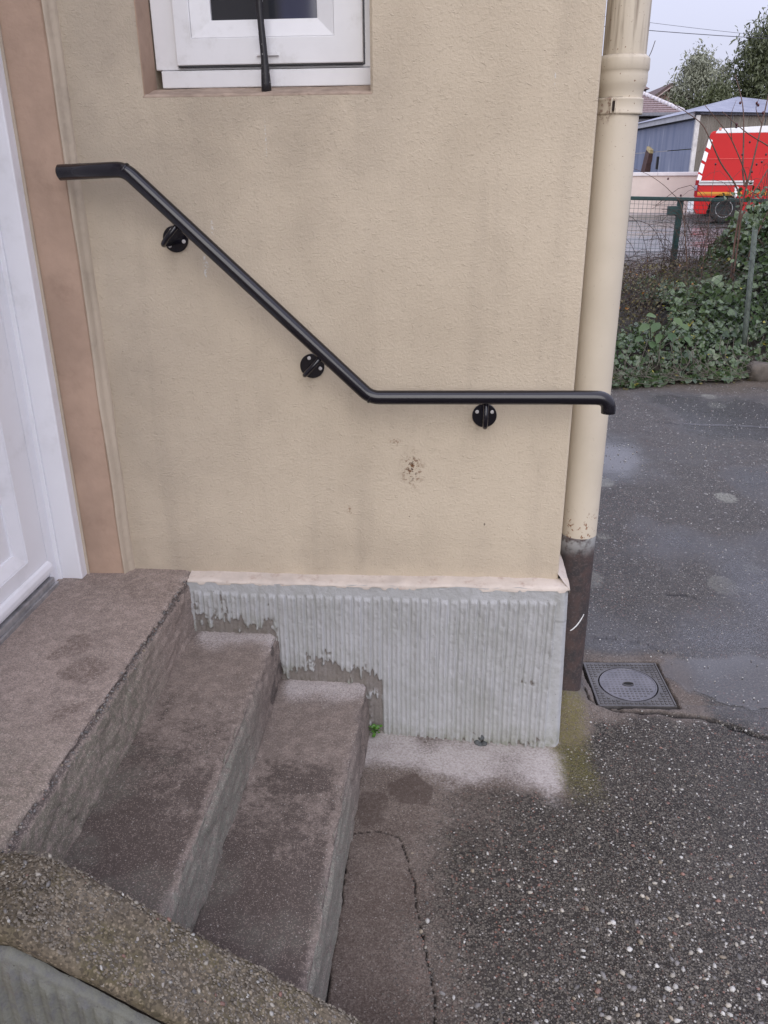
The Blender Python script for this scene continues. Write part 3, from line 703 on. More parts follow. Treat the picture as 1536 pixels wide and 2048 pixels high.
YY = -1.200-rib*.011*(.7+.3*fbm(XX*40, ZZ*20, 3, 92))-(fbm(XX*50, ZZ*50, 3, 93)-.5)*.003+.014*ss(.985, 1., TT)
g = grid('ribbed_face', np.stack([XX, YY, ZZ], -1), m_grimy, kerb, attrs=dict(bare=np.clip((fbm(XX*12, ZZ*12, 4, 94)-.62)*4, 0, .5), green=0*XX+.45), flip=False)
# dirt-filled joint between coping and face
YY = np.linspace(-1.165, -1.196, 4); xs2 = np.arange(-.66, .80, .004)
P = np.zeros((len(xs2), 4, 3)); P[:, :, 0] = xs2[:, None]; P[:, :, 1] = YY[None]; P[:, :, 2] = np.maximum(kz(xs2), -.0)[:, None]-.066+(fbm(xs2*30, xs2*0, 3, 95)-.5)[:, None]*.006
grid('dirt_joint', P, mat_plain('wet_dirt', (.075, .06, .045), .8, .3, 60, bump=.004, bscale=150), kerb, flip=True)

# ---------------------------------------------------------------- handrail
rail = empty('handrail', (.2, -.085, 1.2))
tag(rail, 'black gloss tubular steel handrail bent down along the steps on the beige wall', 'handrail')
yr = -.085
path = fillet([(-.376, yr, 1.5505), (-.222, yr, 1.556), (.330, yr, 1.036), (.800, yr, 1.043), (.872, yr, 1.044), (.901, yr, 1.030), (.906, yr, 1.008)], .018, 6)
path = fillet([(-.376, yr, 1.5505), (-.222, yr, 1.556), (.330, yr, 1.036), (.8, yr, 1.043)], .022, 7)+fillet([(.86, yr, 1.0435), (.9035, yr, 1.0435), (.9045, yr, 1.0065)], .030, 8)
tube('tube', path, .0172, m_black, rail, 28)
V, F, C = tube_arrays([(-.3765, yr, 1.5505), (-.3795, yr, 1.5503)], [.0165, .013], 24)
me = bpy.data.meshes.new('end_cap'); me.from_pydata([tuple(v) for v in V], [], F+C); link('end_cap', me, m_black, rail)
# weld seam collars at the two bends
for (c_, d_) in (((-.222, yr, 1.5535), (.55, 0, -.30)), ((.330, yr, 1.0385), (.72, 0, -.31))):
    a = Vector(c_); b = Vector(d_).normalized()*.0035
    tube('weld', [a-b, a, a+b], [.0165, .0178, .0165], m_black, rail, 24)
for k, (bx, bz, nx, nz_, L) in enumerate(((-.148, 1.400, .686, .727, .060), (.174, 1.094, .686, .727, .062), (.612, .972, 0, 1, .056))):
    bk = empty('bracket', (bx, 0, bz)); bk.parent = rail; bk.matrix_parent_inverse = Matrix.Translation(-rail.location)
    V, F, C = tube_arrays([(bx, .0, bz), (bx, -.0045, bz), (bx, -.0055, bz)], [.031, .031, .0298], 40)
    me = bpy.data.meshes.new('wall_plate'); me.from_pydata([tuple(v) for v in V], [], F+C); link('wall_plate', me, m_black, bk)
    s0 = -.012
    ap = fillet([(bx+nx*s0, -.003, bz+nz_*s0), (bx+nx*s0, yr, bz+nz_*s0), (bx+nx*L, yr, bz+nz_*L)], .024, 8)
    tube('arm', ap, .0062, m_black, bk, 12)
    for a in (math.atan2(nz_, nx)+R(x) for x in (62, -62, 180)):
        sx, sz = bx+.0215*math.cos(a), bz+.0215*math.sin(a)
        V, F, C = tube_arrays([(sx, -.0050, sz), (sx, -.0070, sz), (sx, -.0078, sz)], [.0046, .0046, .0032], 14)
        V2, F2, C2 = tube_arrays([(sx, -.00785, sz), (sx, -.0080, sz)], [.0014, .0014], 6)
        me = bpy.data.meshes.new('screw'); me.from_pydata([tuple(v) for v in V], [], F+C); link('screw', me, m_screw, bk)

# ---------------------------------------------------------------- downpipe
PXC, PYC = .9085, .20
m_hole_ = mat_plain('gap_shade', (.03, .018, .014), .9, .2)
pipe = empty('downpipe', (PXC, PYC, 0))
tag(pipe, 'cream painted rainwater downpipe with rusty iron foot at the house corner', 'downpipe')
lathe('upper_pipe', [(.0500, z) for z in np.linspace(1.70, 5.0, 30)], PXC+.004, PYC, m_pipe, pipe)
lathe('collar', [(0.0507, 1.792), (0.0520, 1.7945), (0.0545, 1.792), (0.0600, 1.788), (0.0610, 1.785), (0.0613, 1.764), (0.0597, 1.761), (0.0585, 1.758), (0.0591, 1.752), (0.0591, 1.738), (0.0570, 1.730), (0.0530, 1.720), (0.0511, 1.708), (0.0507, 1.69)], PXC+.003, PYC, m_pipe, pipe, 64)
lathe('clamp', [(0.0509, 1.7035), (0.0545, 1.7030), (0.0553, 1.7005), (0.0547, 1.699), (0.0547, 1.674), (0.0555, 1.672), (0.0547, 1.6685), (0.0509, 1.668)], PXC+.003, PYC, m_pipe, pipe, 64)
for s_, dx in ((0, -.0030), (1, .0030)):
    a = R(-112); cx, cy = PXC+.003+.054*math.cos(a), PYC+.054*math.sin(a)
    mt = Matrix.Translation((cx+dx*1.2, cy, 1.686)) @ Matrix.Rotation(a, 4, 'Z') @ Matrix.Rotation(R(6*(1 if s_ else -1)), 4, 'Z')
    box('clamp_lug', -.004, .011, -.0014, .0014, -.016, .016, m_pipe, pipe, .001, 2, mt)
box('clamp_gap', -.0016, .0100, -.0012, .0012, -.010, .010, m_hole_, pipe, 0, 2, Matrix.Translation((PXC+.003+.056*math.cos(R(-112)), PYC+.056*math.sin(R(-112)), 1.686)) @ Matrix.Rotation(R(-112), 4, 'Z'))  # dark box standing in for the shade between the lugs
lathe('middle_pipe', [(.0510, z) for z in np.linspace(.565, 1.705, 40)]+[(.049, .560)], PXC, PYC, m_pipe, pipe)
n_ = 40; V = []; seg = 48
prf = [(.0505, .5995), (.0515, .597), (.0515, .575), (.0505, .570)]+[(.0502, z) for z in np.linspace(.56, .03, n_)]
lathe('iron_foot', [(.048, .566), (.0512, .565), (.0520, .560)]+[(.0520, z) for z in np.linspace(.55, .03, n_)], PXC-.002, PYC, m_iron, pipe)
# white paint smear along the iron foot
pts = []
for k in range(14):
    t = k/13; a = R(-96+46*t); pts.append((PXC-.002+.0520*math.cos(a), PYC+.0520*math.sin(a), .262+.052*t**1.3))
tube('paint_smear', pts, [.0018*(.5+.7*math.sin(math.pi*(.15+.8*k/13))) for k in range(14)], m_white, pipe, 6)

# ---------------------------------------------------------------- drain cover
drain = empty('drain_cover', (DRX, DRY, -.024))
tag(drain, 'small square cast iron drain cover with round lid beside the downpipe', 'drain cover')
M = M_('wet_cast_iron', .35, .6)
M.color(M.mix(M.rng(M.noise(14, 4, .6), .35, .65), (.048, .044, .042), (.082, .076, .074))); M.rough(M.rng(M.noise(9, 3, .6), .35, .65, .16, .48)); M.bump(M.noise(200, 3, .6), .35, .0015)
m_drain = M.m
mt = Matrix.Translation((DRX, DRY, -.022)) @ Matrix.Rotation(DRR, 4, 'Z')
bm = bmesh.new(); H = .124; RI = .0965; seg = 64
ang = [2*math.pi*k/seg for k in range(seg)]
def sq(a, h):
    c, s = math.cos(a), math.sin(a); k = h/max(abs(c), abs(s)); return (c*k, s*k)
Ot = [bm.verts.new((*sq(a, H), 0)) for a in ang]; Ob = [bm.verts.new((*sq(a, H+.004), -.03)) for a in ang]
It = [bm.verts.new((RI*math.cos(a), RI*math.sin(a)-.004, 0)) for a in ang]; Ib = [bm.verts.new((RI*math.cos(a), RI*math.sin(a)-.004, -.02)) for a in ang]
for k in range(seg):
    j = (k+1) % seg
    bm.faces.new((Ot[k], Ot[j], It[j], It[k])); bm.faces.new((Ot[j], Ot[k], Ob[k], Ob[j])); bm.faces.new((It[k], It[j], Ib[j], Ib[k]))
bmesh.ops.transform(bm, matrix=mt, verts=bm.verts)
bm_obj('frame', bm, m_drain, drain)
bm = bmesh.new()
for i in range(-8, 9):
    for j in range(-8, 9):
        x, y = i*.0137, j*.0137
        if math.hypot(x, y+.004) < RI+.009: continue
        bm_box(bm, x-.0046, x+.0046, y-.0030, y+.0030, -.001, .0026, .0008, 1)
bmesh.ops.transform(bm, matrix=mt, verts=bm.verts)
tag(bm_obj('frame_studs', bm, m_drain, drain), kind='stuff')
for s_ in (1, -1): box('frame_lip', s_*(H-.003)-.0022, s_*(H-.003)+.0022, -H+.004, H-.004, -.001, .003, m_drain, drain, 0, 2, mt)
def disc(name, r, zt, prof, mat, cx=0, cy=-.004):
    bm = bmesh.new(); rings = [[bm.verts.new((cx+rr*math.cos(a), cy+rr*math.sin(a), z)) for a in ang] for rr, z in prof]
    for A, B in zip(rings, rings[1:]):
        for k in range(seg): bm.faces.new((A[k], A[(k+1) % seg], B[(k+1) % seg], B[k]))
    bm.faces.new(rings[-1]); bmesh.ops.transform(bm, matrix=mt, verts=bm.verts); return bm_obj(name, bm, mat, drain)
M = M_('wet_lid', .14, .6); M.color(M.mix(M.rng(M.noise(14, 4, .6), .35, .65), (.085, .083, .095), (.125, .12, .135))); M.rough(M.rng(M.noise(9, 3, .6), .35, .65, .07, .22)); lid = disc('lid', .093, 0, [(.0925, -.02), (.0925, .0005), (.0915, .0015), (.088, .0015), (.0872, .0002), (.02, .0002)], M.m)
bm = bmesh.new()
for i in range(-6, 7):
    for j in range(-6, 7):
        x, y = i*.0133, j*.0133-.004
        if math.hypot(x, y+.004) > .082 or math.hypot(x, y+.004) < .026: continue
        hgt = .0011 if y < -.022 else .00015
        bm_box(bm, x-.0035, x+.0035, y-.0022, y+.0022, -.001, .0002+hgt)
bmesh.ops.transform(bm, matrix=mt, verts=bm.verts)
tag(bm_obj('lid_studs', bm, m_drain, lid), kind='stuff')
m_hole = mat_plain('black_hole', (.008, .008, .008), .9, .1)
bm = bmesh.new()
pts = [(.019*math.cos(a), -.004+.011*math.sin(a)) for a in ang]; v1 = [bm.verts.new((*p, .0030)) for p in pts]; v0 = [bm.verts.new((*p, .0)) for p in pts]
pin = [(.0165*math.cos(a), -.004+.0085*math.sin(a)) for a in ang]; v2 = [bm.verts.new((*p, .0030)) for p in pin]; v3 = [bm.verts.new((*p, .0006)) for p in pin]
for k in range(seg):
    j = (k+1) % seg
    bm.faces.new((v0[k], v0[j], v1[j], v1[k])); bm.faces.new((v1[k], v1[j], v2[j], v2[k])); bm.faces.new((v2[k], v2[j], v3[j], v3[k]))
bmesh.ops.transform(bm, matrix=mt, verts=bm.verts); bm_obj('key_boss', bm, m_drain, lid)
bm = bmesh.new(); v3 = [bm.verts.new((p[0]*.95, p[1], .0009)) for p in pin]; bm.faces.new(v3)
bmesh.ops.transform(bm, matrix=mt, verts=bm.verts); bm_obj('key_hole', bm, m_hole, lid)

# ---------------------------------------------------------------- pebbles standing proud of the worn asphalt and coping (uncountable)
_phi = (1+5**.5)/2
ICO = np.array([(-1, _phi, 0), (1, _phi, 0), (-1, -_phi, 0), (1, -_phi, 0), (0, -1, _phi), (0, 1, _phi), (0, -1, -_phi), (0, 1, -_phi), (_phi, 0, -1), (_phi, 0, 1), (-_phi, 0, -1), (-_phi, 0, 1)])/math.hypot(1, _phi)
ICF = np.array([(0, 11, 5), (0, 5, 1), (0, 1, 7), (0, 7, 10), (0, 10, 11), (1, 5, 9), (5, 11, 4), (11, 10, 2), (10, 7, 6), (7, 1, 8), (3, 9, 4), (3, 4, 2), (3, 2, 6), (3, 6, 8), (3, 8, 9), (4, 9, 5), (2, 4, 11), (6, 2, 10), (8, 6, 7), (9, 8, 1)])
def pebbles(name, C, size, col, mat, parent=None, flat=.55, nrm=None):
    n = len(C); a = rng.random(n)*6.283; b = .65+.6*rng.random(n)
    V = np.repeat(ICO[None], n, 0)*(1+(rng.random((n, 12, 1))-.5)*.62)
    V = V*np.stack([size*b, size/b*.9, size*flat*(.7+.5*rng.random(n))], -1)[:, None, :]
    ca, sa = np.cos(a)[:, None], np.sin(a)[:, None]
    V = np.stack([V[..., 0]*ca-V[..., 1]*sa, V[..., 0]*sa+V[..., 1]*ca, V[..., 2]], -1)
    if nrm is not None: V[..., 2] += -nrm*V[..., 0]
    V = V+C[:, None, :]
    F = (ICF[None]+np.arange(n)[:, None, None]*12).reshape(-1, 3)
    return from_arrays(name, V.reshape(-1, 3), F, mat, parent, True, cols={'col': np.repeat(np.c_[col, np.ones(n)][:, None, :], 12, 1).reshape(-1, 4)})
M = M_('pebble', .55, .5); M.color(M.mix(M.rng(M.noise(500, 2, .5), .35, .7), M.attr('col', True), M.mix(.35, M.attr('col', True), (.10, .09, .08)))); m_peb = M.m
def stone_cols(n, pw):
    base = np.array([(.52, .51, .47), (.40, .37, .31), (.20, .19, .18), (.11, .105, .10), (.24, .13, .10), (.30, .25, .18)])
    k = rng.choice(6, n, p=pw); return base[k]*(.75+.45*rng.random((n, 1))), k
def octa(name, C, size, col, mat, parent=None, slope=None):
    n = len(C); O = np.array([(1, 0, 0), (0, 1, 0), (-1, 0, 0), (0, -1, 0), (.1, .1, 1)]); Fo = np.array([(0, 1, 4), (1, 2, 4), (2, 3, 4), (3, 0, 4)])
    V = np.repeat(O[None], n, 0)*(.7+.6*rng.random((n, 5, 1)))*np.stack([size, size, size*.55], -1)[:, None, :]
    a = rng.random(n)*6.283; ca, sa = np.cos(a)[:, None], np.sin(a)[:, None]
    V = np.stack([V[..., 0]*ca-V[..., 1]*sa, V[..., 0]*sa+V[..., 1]*ca, V[..., 2]], -1)
    if slope is not None: V[..., 2] += -slope*V[..., 0]
    V = V+C[:, None, :]
    return from_arrays(name, V.reshape(-1, 3), (Fo[None]+np.arange(n)[:, None, None]*5).reshape(-1, 3), mat, parent, True, cols={'col': np.repeat(np.c_[col, np.ones(n)][:, None, :], 5, 1).reshape(-1, 4)})
def worn(px, py):
    d = ss(.42, 1.02, px+.16*ss(-.3, -1.0, py)+(fbm(px*6, py*6, 3, 101)-.5)*.35)*(.40+.60*ss(.0, -.45, py))
    return d*(1-.95*(1-ss(.84, .97, px))*ss(-.45, -.28, py))
# packed fine chippings
n = 70000
px = rng.uniform(.42, 1.75, n); py = rng.uniform(-1.25, .12, n); kp = rng.random(n) < worn(px, py); px, py = px[kp], py[kp]; n = len(px)
tn = rng.random((n, 1))**1.4; col = np.array((.036, .032, .027))*(1-tn)+np.array((.205, .182, .150))*tn; red = rng.random(n) < .05; col[red] = np.array((.20, .105, .075))*(.7+.6*rng.random((red.sum(), 1)))
sz = rng.uniform(.0013, .0034, n)*(.8+.35*ss(-.2, -.9, py)); C = np.stack([px, py, ground_z(px, py)-.0006], -1)
tag(octa('gravel', C, sz, col, m_peb), 'fine grey brown chippings packed in the worn asphalt', 'gravel', kind='stuff')
# pale pebbles
n = 4300
px = rng.uniform(.42, 1.75, n); py = rng.uniform(-1.25, .12, n)
kp = rng.random(n) < worn(px, py)*(.25+.75*ss(.55, 1.15, px-.35*py-.1)); px, py = px[kp], py[kp]
col, kk = stone_cols(len(px), [.24, .20, .26, .12, .09, .09])
sz = (.0012+.0048*rng.random(len(px))**2.3)*np.where(kk < 2, 1.08, 1.15)*(.75+.45*ss(-.2, -.8, py))
C = np.stack([px, py, ground_z(px, py)+sz*.0], -1)
tag(pebbles('pebbles', C, sz, col, m_peb), 'white, cream and reddish pebbles set in the worn asphalt', 'gravel', kind='stuff')
n = 2600
px = rng.uniform(1.0, 3.3, n); py = rng.uniform(.05, 4.4, n)
kp = (np.abs(px-DRX) > .14) | (np.abs(py-DRY) > .14); px, py = px[kp], py[kp]
col, kk = stone_cols(len(px), [.30, .25, .35, .04, .03, .03]); sz = rng.uniform(.0018, .0042, len(px))*(.8+.12*py)
C = np.stack([px, py, ground_z(px, py)-sz*.1], -1)
tag(pebbles('gravel', C, sz, col, m_peb), 'scattered small pale stones in the wet asphalt of the yard', 'gravel', kind='stuff')
n = 9000
px = rng.uniform(-.62, .62, n); py = rng.uniform(-1.192, -1.052, n); tn = rng.random((n, 1))**1.3
col = np.array((.06, .048, .032))*(1-tn)+np.array((.26, .225, .17))*tn; sz = rng.uniform(.0011, .0030, n); C = np.stack([px, py, kz(px)-.0004], -1)
tag(octa('coping_grit', C, sz, col, m_peb, kerb, slope=np.where(px < -.118, 0., .676)[:, None]), kind='stuff')
n = 650
px = rng.uniform(-.62, .62, n); py = rng.uniform(-1.19, -1.053, n); col, kk = stone_cols(n, [.16, .22, .26, .10, .08, .18]); col = col*.85
sz = (.0012+.0036*rng.random(n)**2.4); C = np.stack([px, py, kz(px)+sz*.05], -1)
tag(pebbles('coping_pebbles', C, sz, col, m_peb, kerb, nrm=np.where(px < -.118, 0., .676)[:, None]), kind='stuff')
# crushed edge of the landing nosing
n = 170
py = rng.uniform(-1.05, -.06, n); col, kk = stone_cols(n, [.0, .04, .70, .16, .02, .08]); sz = rng.uniform(.0012, .0040, n)
C = np.stack([np.full(n, -.199)-rng.random(n)*.004, py, .4985-rng.random(n)**1.4*.032], -1)
tag(pebbles('landing_rubble', C, sz, col, m_peb, stairs, flat=.8), kind='stuff')

# ---------------------------------------------------------------- leaves
LEAF_OVATE = np.array([(0, 0, 0), (-.30, .22, .04), (-.36, .50, .06), (-.20, .80, .02), (0, 1, -.06), (.20, .80, .02), (.36, .50, .06), (.30, .22, .04), (0, .45, -.03)])
LEAF_HEART = np.array([(0, .06, 0), (-.34, .0, .05), (-.46, .30, .07), (-.30, .62, .03), (0, 1, -.08), (.30, .62, .03), (.46, .30, .07), (.34, .0, .05), (0, .42, -.03)])
LEAF_LONG = np.array([(0, 0, 0), (-.07, .2, .01), (-.09, .5, 0), (-.05, .8, -.05), (0, 1, -.12), (.05, .8, -.05), (.09, .5, 0), (.07, .2, .01), (0, .5, -.02)])
LEAF_F = np.array([(8, i, (i+1) % 8) for i in range(8)])
def leaves(name, C, D, N, size, tint, mat, parent=None, shape=LEAF_OVATE, width=1.):
    """C base points, D growth direction, N face normal"""
    n = len(C); D = D/np.linalg.norm(D, axis=1, keepdims=True); W = np.cross(D, N); W /= np.linalg.norm(W, axis=1, keepdims=True)+1e-9; Nn = np.cross(W, D)
    wv = width*(.8+.4*rng.random(n))
    V = C[:, None, :]+size[:, None, None]*(shape[None, :, 0, None]*W[:, None, :]*wv[:, None, None]+shape[None, :, 1, None]*D[:, None, :]+shape[None, :, 2, None]*Nn[:, None, :])
    F = (LEAF_F[None]+np.arange(n)[:, None, None]*9).reshape(-1, 3)
    return from_arrays(name, V.reshape(-1, 3), F, mat, parent, False, attrs=dict(tint=np.repeat(tint, 9)))
def rdir(n, bias, spread=1.):
    return rng.normal(size=(n, 3))*spread+np.array(bias)
m_ivy = mat_leaf('ivy_leaf', (.014, .034, .012), (.125, .175, .075), (.34, .30, .05), .26)
m_big = mat_leaf('broad_leaf', (.022, .055, .012), (.070, .115, .030), None, .5)
m_dry = mat_leaf('dry_leaf', (.075, .058, .024), (.14, .125, .04), (.34, .15, .03), .6)
m_tree1 = mat_leaf('pale_tree_leaf', (.13, .14, .095), (.30, .31, .22), None, .5)
m_tree2 = mat_leaf('dark_tree_leaf', (.040, .052, .022), (.125, .14, .060), None, .5)
m_stem = mat_plain('brown_stem', (.055, .034, .026), .7, .3, 40)
m_stem2 = mat_plain('grey_stem', (.10, .085, .065), .7, .3, 40)
m_rose = mat_plain('rose_stem', (.11, .062, .045), .6, .3, 20)
m_hip = mat_plain('rose_hip', (.060, .008, .012), .4, .3, 60)

# ---------------------------------------------------------------- ivy bank at the end of the yard
def yf(x): return 4.40+.30*(x-1.79)
def bank_h(x, s):
    H = np.clip(.42+.12*(x-2.2), .25, .55)+.62*ss(3.0, 3.5, x)
    H = H*(.85+.3*fbm(x*2.2, s*2.2, 3, 120))
    return H*ss(-.06, .16, s)*(.38+.62*ss(.0, 1.1, s))*(1-.5*ss(2.0, 3.4, s))
bx = np.linspace(.2, 7, 130); sv = np.linspace(-.1, 4.2, 70)
BX, SV = np.meshgrid(bx, sv, indexing='ij')
BZ = bank_h(BX, SV)*.82-.05+(fbm(BX*9, SV*9, 3, 121)-.5)*.06
tag(grid('earth_bank', np.stack([BX, yf(BX)+SV, BZ], -1), mat_plain('dark_soil', (.030, .024, .017), .95, .4, 12, bump=.02, bscale=20), flip=True), kind='structure')
n = 38000
lx_ = rng.uniform(.35, 4.6, n); ls = rng.random(n)**1.35*3.0-.05
lz = bank_h(lx_, ls)
k_ = ls < .28; up_ = rng.random(n); lz = np.where(k_, lz*(.02+.98*up_), lz+rng.normal(size=n)*.025)
C = np.stack([lx_+rng.normal(size=n)*.01, yf(lx_)+ls-((.05+.22*(fbm(lx_*7, lx_*0, 3, 127)-.45))*(1-up_)*k_), np.maximum(lz, .01)+.01], -1)
front = (1-ss(.1, .6, ls))[:, None]
N = rdir(n, (0, -.55, .8), .42)+front*np.array((0, -.55, -.1)); D = rdir(n, (0, -.65, -.35), .75)
dens = fbm(lx_*5, ls*5, 3, 122)
kp = (rng.random(n) < .65+.9*(dens-.25)) & ~((lx_ < 2.35+.2*(dens-.5)) & (ls > .62+.5*(dens-.5)))
patch = fbm(lx_*2.5+4, ls*2.5, 3, 124)
size = (.014+.034*rng.random(n)**1.6)*(.75+.9*fbm(lx_*3.3+9, ls*3.3, 3, 126))*(1+.8*ss(.25, .7, ls)*ss(2.0, 2.5, lx_)*(rng.random(n) < .6)); tint = np.clip(rng.random(n)*.55+.55*(patch-.25)+.25*ss(.2, .8, ls), 0, .92)
tint = np.where(rng.random(n) < .013, 1., tint)
tag(leaves('ivy', C[kp], D[kp], N[kp], size[kp], tint[kp], m_ivy, None, LEAF_HEART), 'dense dark green ivy covering the bank at the yard edge', 'ivy', kind='stuff')
# trailing ivy runners at the foot
paths = []
for k in range(120):
    x = rng.uniform(1.5, 4.2); y = yf(x)-rng.uniform(.0, .06); z0 = rng.uniform(.08, .35)
    p = [(x, y+.06, z0), (x+rng.normal()*.06, y-.01, z0*.55), (x+rng.normal()*.10, y-.03, .02+rng.random()*.04), (x+rng.normal()*.16, y-.05, .012)]
    paths.append((smooth_path(p, 3), .0022))
tag(tubes('ivy_runners', paths, m_stem2), 'thin brown ivy runners trailing over the edge of the asphalt', 'ivy', kind='stuff')
# dry weeds and brambles behind the ivy, left
paths = []
for k in range(760):
    x = rng.uniform(1.7, 3.5) if k < 430 else rng.uniform(2.7, 4.4); y = yf(x)+(rng.uniform(.85, 2.6) if k < 430 else rng.uniform(1.6, 3.6)); z0 = float(bank_h(np.array(x), np.array(y-yf(x))))*.7
    h = rng.uniform(.15, .52)*(1.05-.28*(x-1.9)) if k < 430 else rng.uniform(.30, .85); l = rng.normal(size=2)*.14
    paths.append((smooth_path([(x, y, z0), (x+l[0]*.4, y+l[1]*.4, z0+h*.55), (x+l[0]*1.3, y+l[1], z0+h), (x+l[0]*2.3, y+l[1]*1.4, z0+h*(.75+.4*rng.random()))], 3), rng.uniform(.0014, .0032)))
tag(tubes('dry_weeds', paths, m_stem, None, 3), 'tangle of reddish brown dead weed stems below the green fence', 'weeds', kind='stuff')
n = 6500
x = rng.uniform(1.6, 3.6, n); s_ = rng.uniform(.55, 2.5, n)
kp = (x < 2.75+.5*(fbm(x*4, s_*4, 2, 7)-.5)) | (s_ > 1.35); x = x[kp]; s_ = s_[kp]; n = len(x)
hh = .18+.24*ss(.6, 1.4, s_)-.10*ss(2.0, 3.0, x)
C = np.stack([x, yf(x)+s_, bank_h(x, s_)*.75+rng.random(n)**1.3*hh], -1)
tint = np.clip(rng.random(n)*.8, 0, .92); tint = np.where(rng.random(n) < .025, 1, tint)
tag(leaves('dry_weed_leaves', C, rdir(n, (0, -.3, .2)), rdir(n, (0, -.4, .6)), rng.uniform(.010, .030, n), tint, m_dry), 'brown and olive dying leaves among the weed stems behind the ivy', 'weeds', kind='stuff')
# fallen leaves along the edge
n = 60
x = rng.uniform(1.6, 3.4, n); C = np.stack([x, yf(x)-rng.random(n)*.14, ground_z(x, yf(x))+.008], -1)
tag(leaves('fallen_leaves', C, rdir(n, (0, 0, 0))*np.array((1, 1, .1)), rdir(n, (0, 0, 1), .2), rng.uniform(.018, .035, n), rng.random(n), m_dry), 'a few brown fallen leaves on the asphalt below the ivy', 'leaves', kind='stuff')

# broad leaved plant in the bank
pl = empty('broad_leaved_plant', (2.17, 4.85, .1)); tag(pl, 'plant with large glossy green leaves drooping over the ivy bank', 'plant')
for k, (x, y, z, dx, dy, dz, L) in enumerate(((2.05, 4.62, .42, -.9, -.3, -.5, .13), (2.12, 4.60, .44, -.6, -.5, -.6, .14), (2.13, 4.58, .36, -.3, -.6, -.55, .13), (2.22, 4.62, .36, .1, -.7, -.6, .12), (2.24, 4.66, .47, .5, -.5, -.5, .13), (2.10, 4.66, .48, -.8, -.4, .1, .12), (2.30, 4.66, .42, .5, -.6, -.4, .11), (2.00, 4.60, .33, -.7, -.4, -.5, .10), (2.18, 4.64, .50, .2, -.4, .3, .11), (2.33, 4.62, .33, .4, -.6, -.5, .10), (2.08, 4.57, .30, -.2, -.7, -.5, .10))):
    leaves('leaf', np.array([(x, y, z)]), np.array([(dx, dy, dz)], float), np.array([(.2*dx, -.5, .85)]), np.array([L*.78]), np.array([rng.random()]), m_big, pl, LEAF_OVATE, .95)
    tube('stem', smooth_path([(2.17, 4.95, .12), (x*.5+1.085, 4.8, z*.7), (x, y, z)], 3), .004, m_stem2, pl, 5)

# old leaning post with sagging chain-link wire
cf = empty('chain_link_fence', (2.9, 5.0, 0)); tag(cf, 'old sagging chain-link fence with leaning grey green post in the ivy', 'fence')
tube('post', [(2.925, 5.0, .05), (2.917, 5, .276), (2.864, 5, 1.10)], .021, mat_plain('post_paint', (.075, .095, .075), .6, .25, 20, dirt=(.12, .11, .09)), cf, 12)
paths = []
def cz(x, t): return (.16+.10*math.sin(x*3.1))*(1-t)+(1.02-.34*abs(x-2.87)**.8+.0)*t
for sgn in (1, -1):
    for k in range(-14, 46):
        p = []
        for j in range(13):
            t = j/12; x = 1.55+k*.062+sgn*t*.75
            if 1.6 < x < 4.1: p.append((x, 4.97+.05*math.sin(x*4)+.02*math.sin(j*2.1), cz(x, t)))
        if len(p) > 2: paths.append((p, .0015))
tag(tubes('wire_mesh', paths, mat_plain('dark_wire', (.035, .04, .038), .6, .2), cf, 3), kind='stuff')

# green mesh fence along the road
gf = empty('mesh_fence', (3.24, 9.0, 0)); tag(gf, 'dark green welded mesh fence with top rail along the road', 'fence')
m_green = mat_plain('green_paint', (.010, .040, .038), .45, .2, 20)
def fz(x): return 1.222-.0235*(x-2.6)
bm = bmesh.new(); bm_box(bm, -7.5, 3.5, -.02, .02, -.022, .022, .004); 
mt = Matrix.Translation((4.5, 9.0, fz(4.5))) @ Matrix.Rotation(math.atan(.0235), 4, 'Y'); bmesh.ops.transform(bm, matrix=mt, verts=bm.verts); bm_obj('top_rail', bm, m_green, gf)
for x in (-1.7, .78, 3.26, 5.74): box('post', x-.035, x+.035, 9.025, 9.085, -.05, fz(x)+.01, m_green, gf, .006)
box('latch_box', 3.10, 3.215, 8.95, 9.03, fz(3.2)-.19, fz(3.2)-.08, m_green, gf, .008)
paths = [([(x, 8.975, .10), (x, 8.975, fz(x))], .0019) for x in np.arange(-2.98, 7.6, .052)]+[([(-3., 8.978, z+.131), (7.6, 8.978, z-.115)], .0019) for z in np.arange(.22, 1.24, .052)]
tag(tubes('wire_mesh', paths, m_green, gf, 4), kind='stuff')

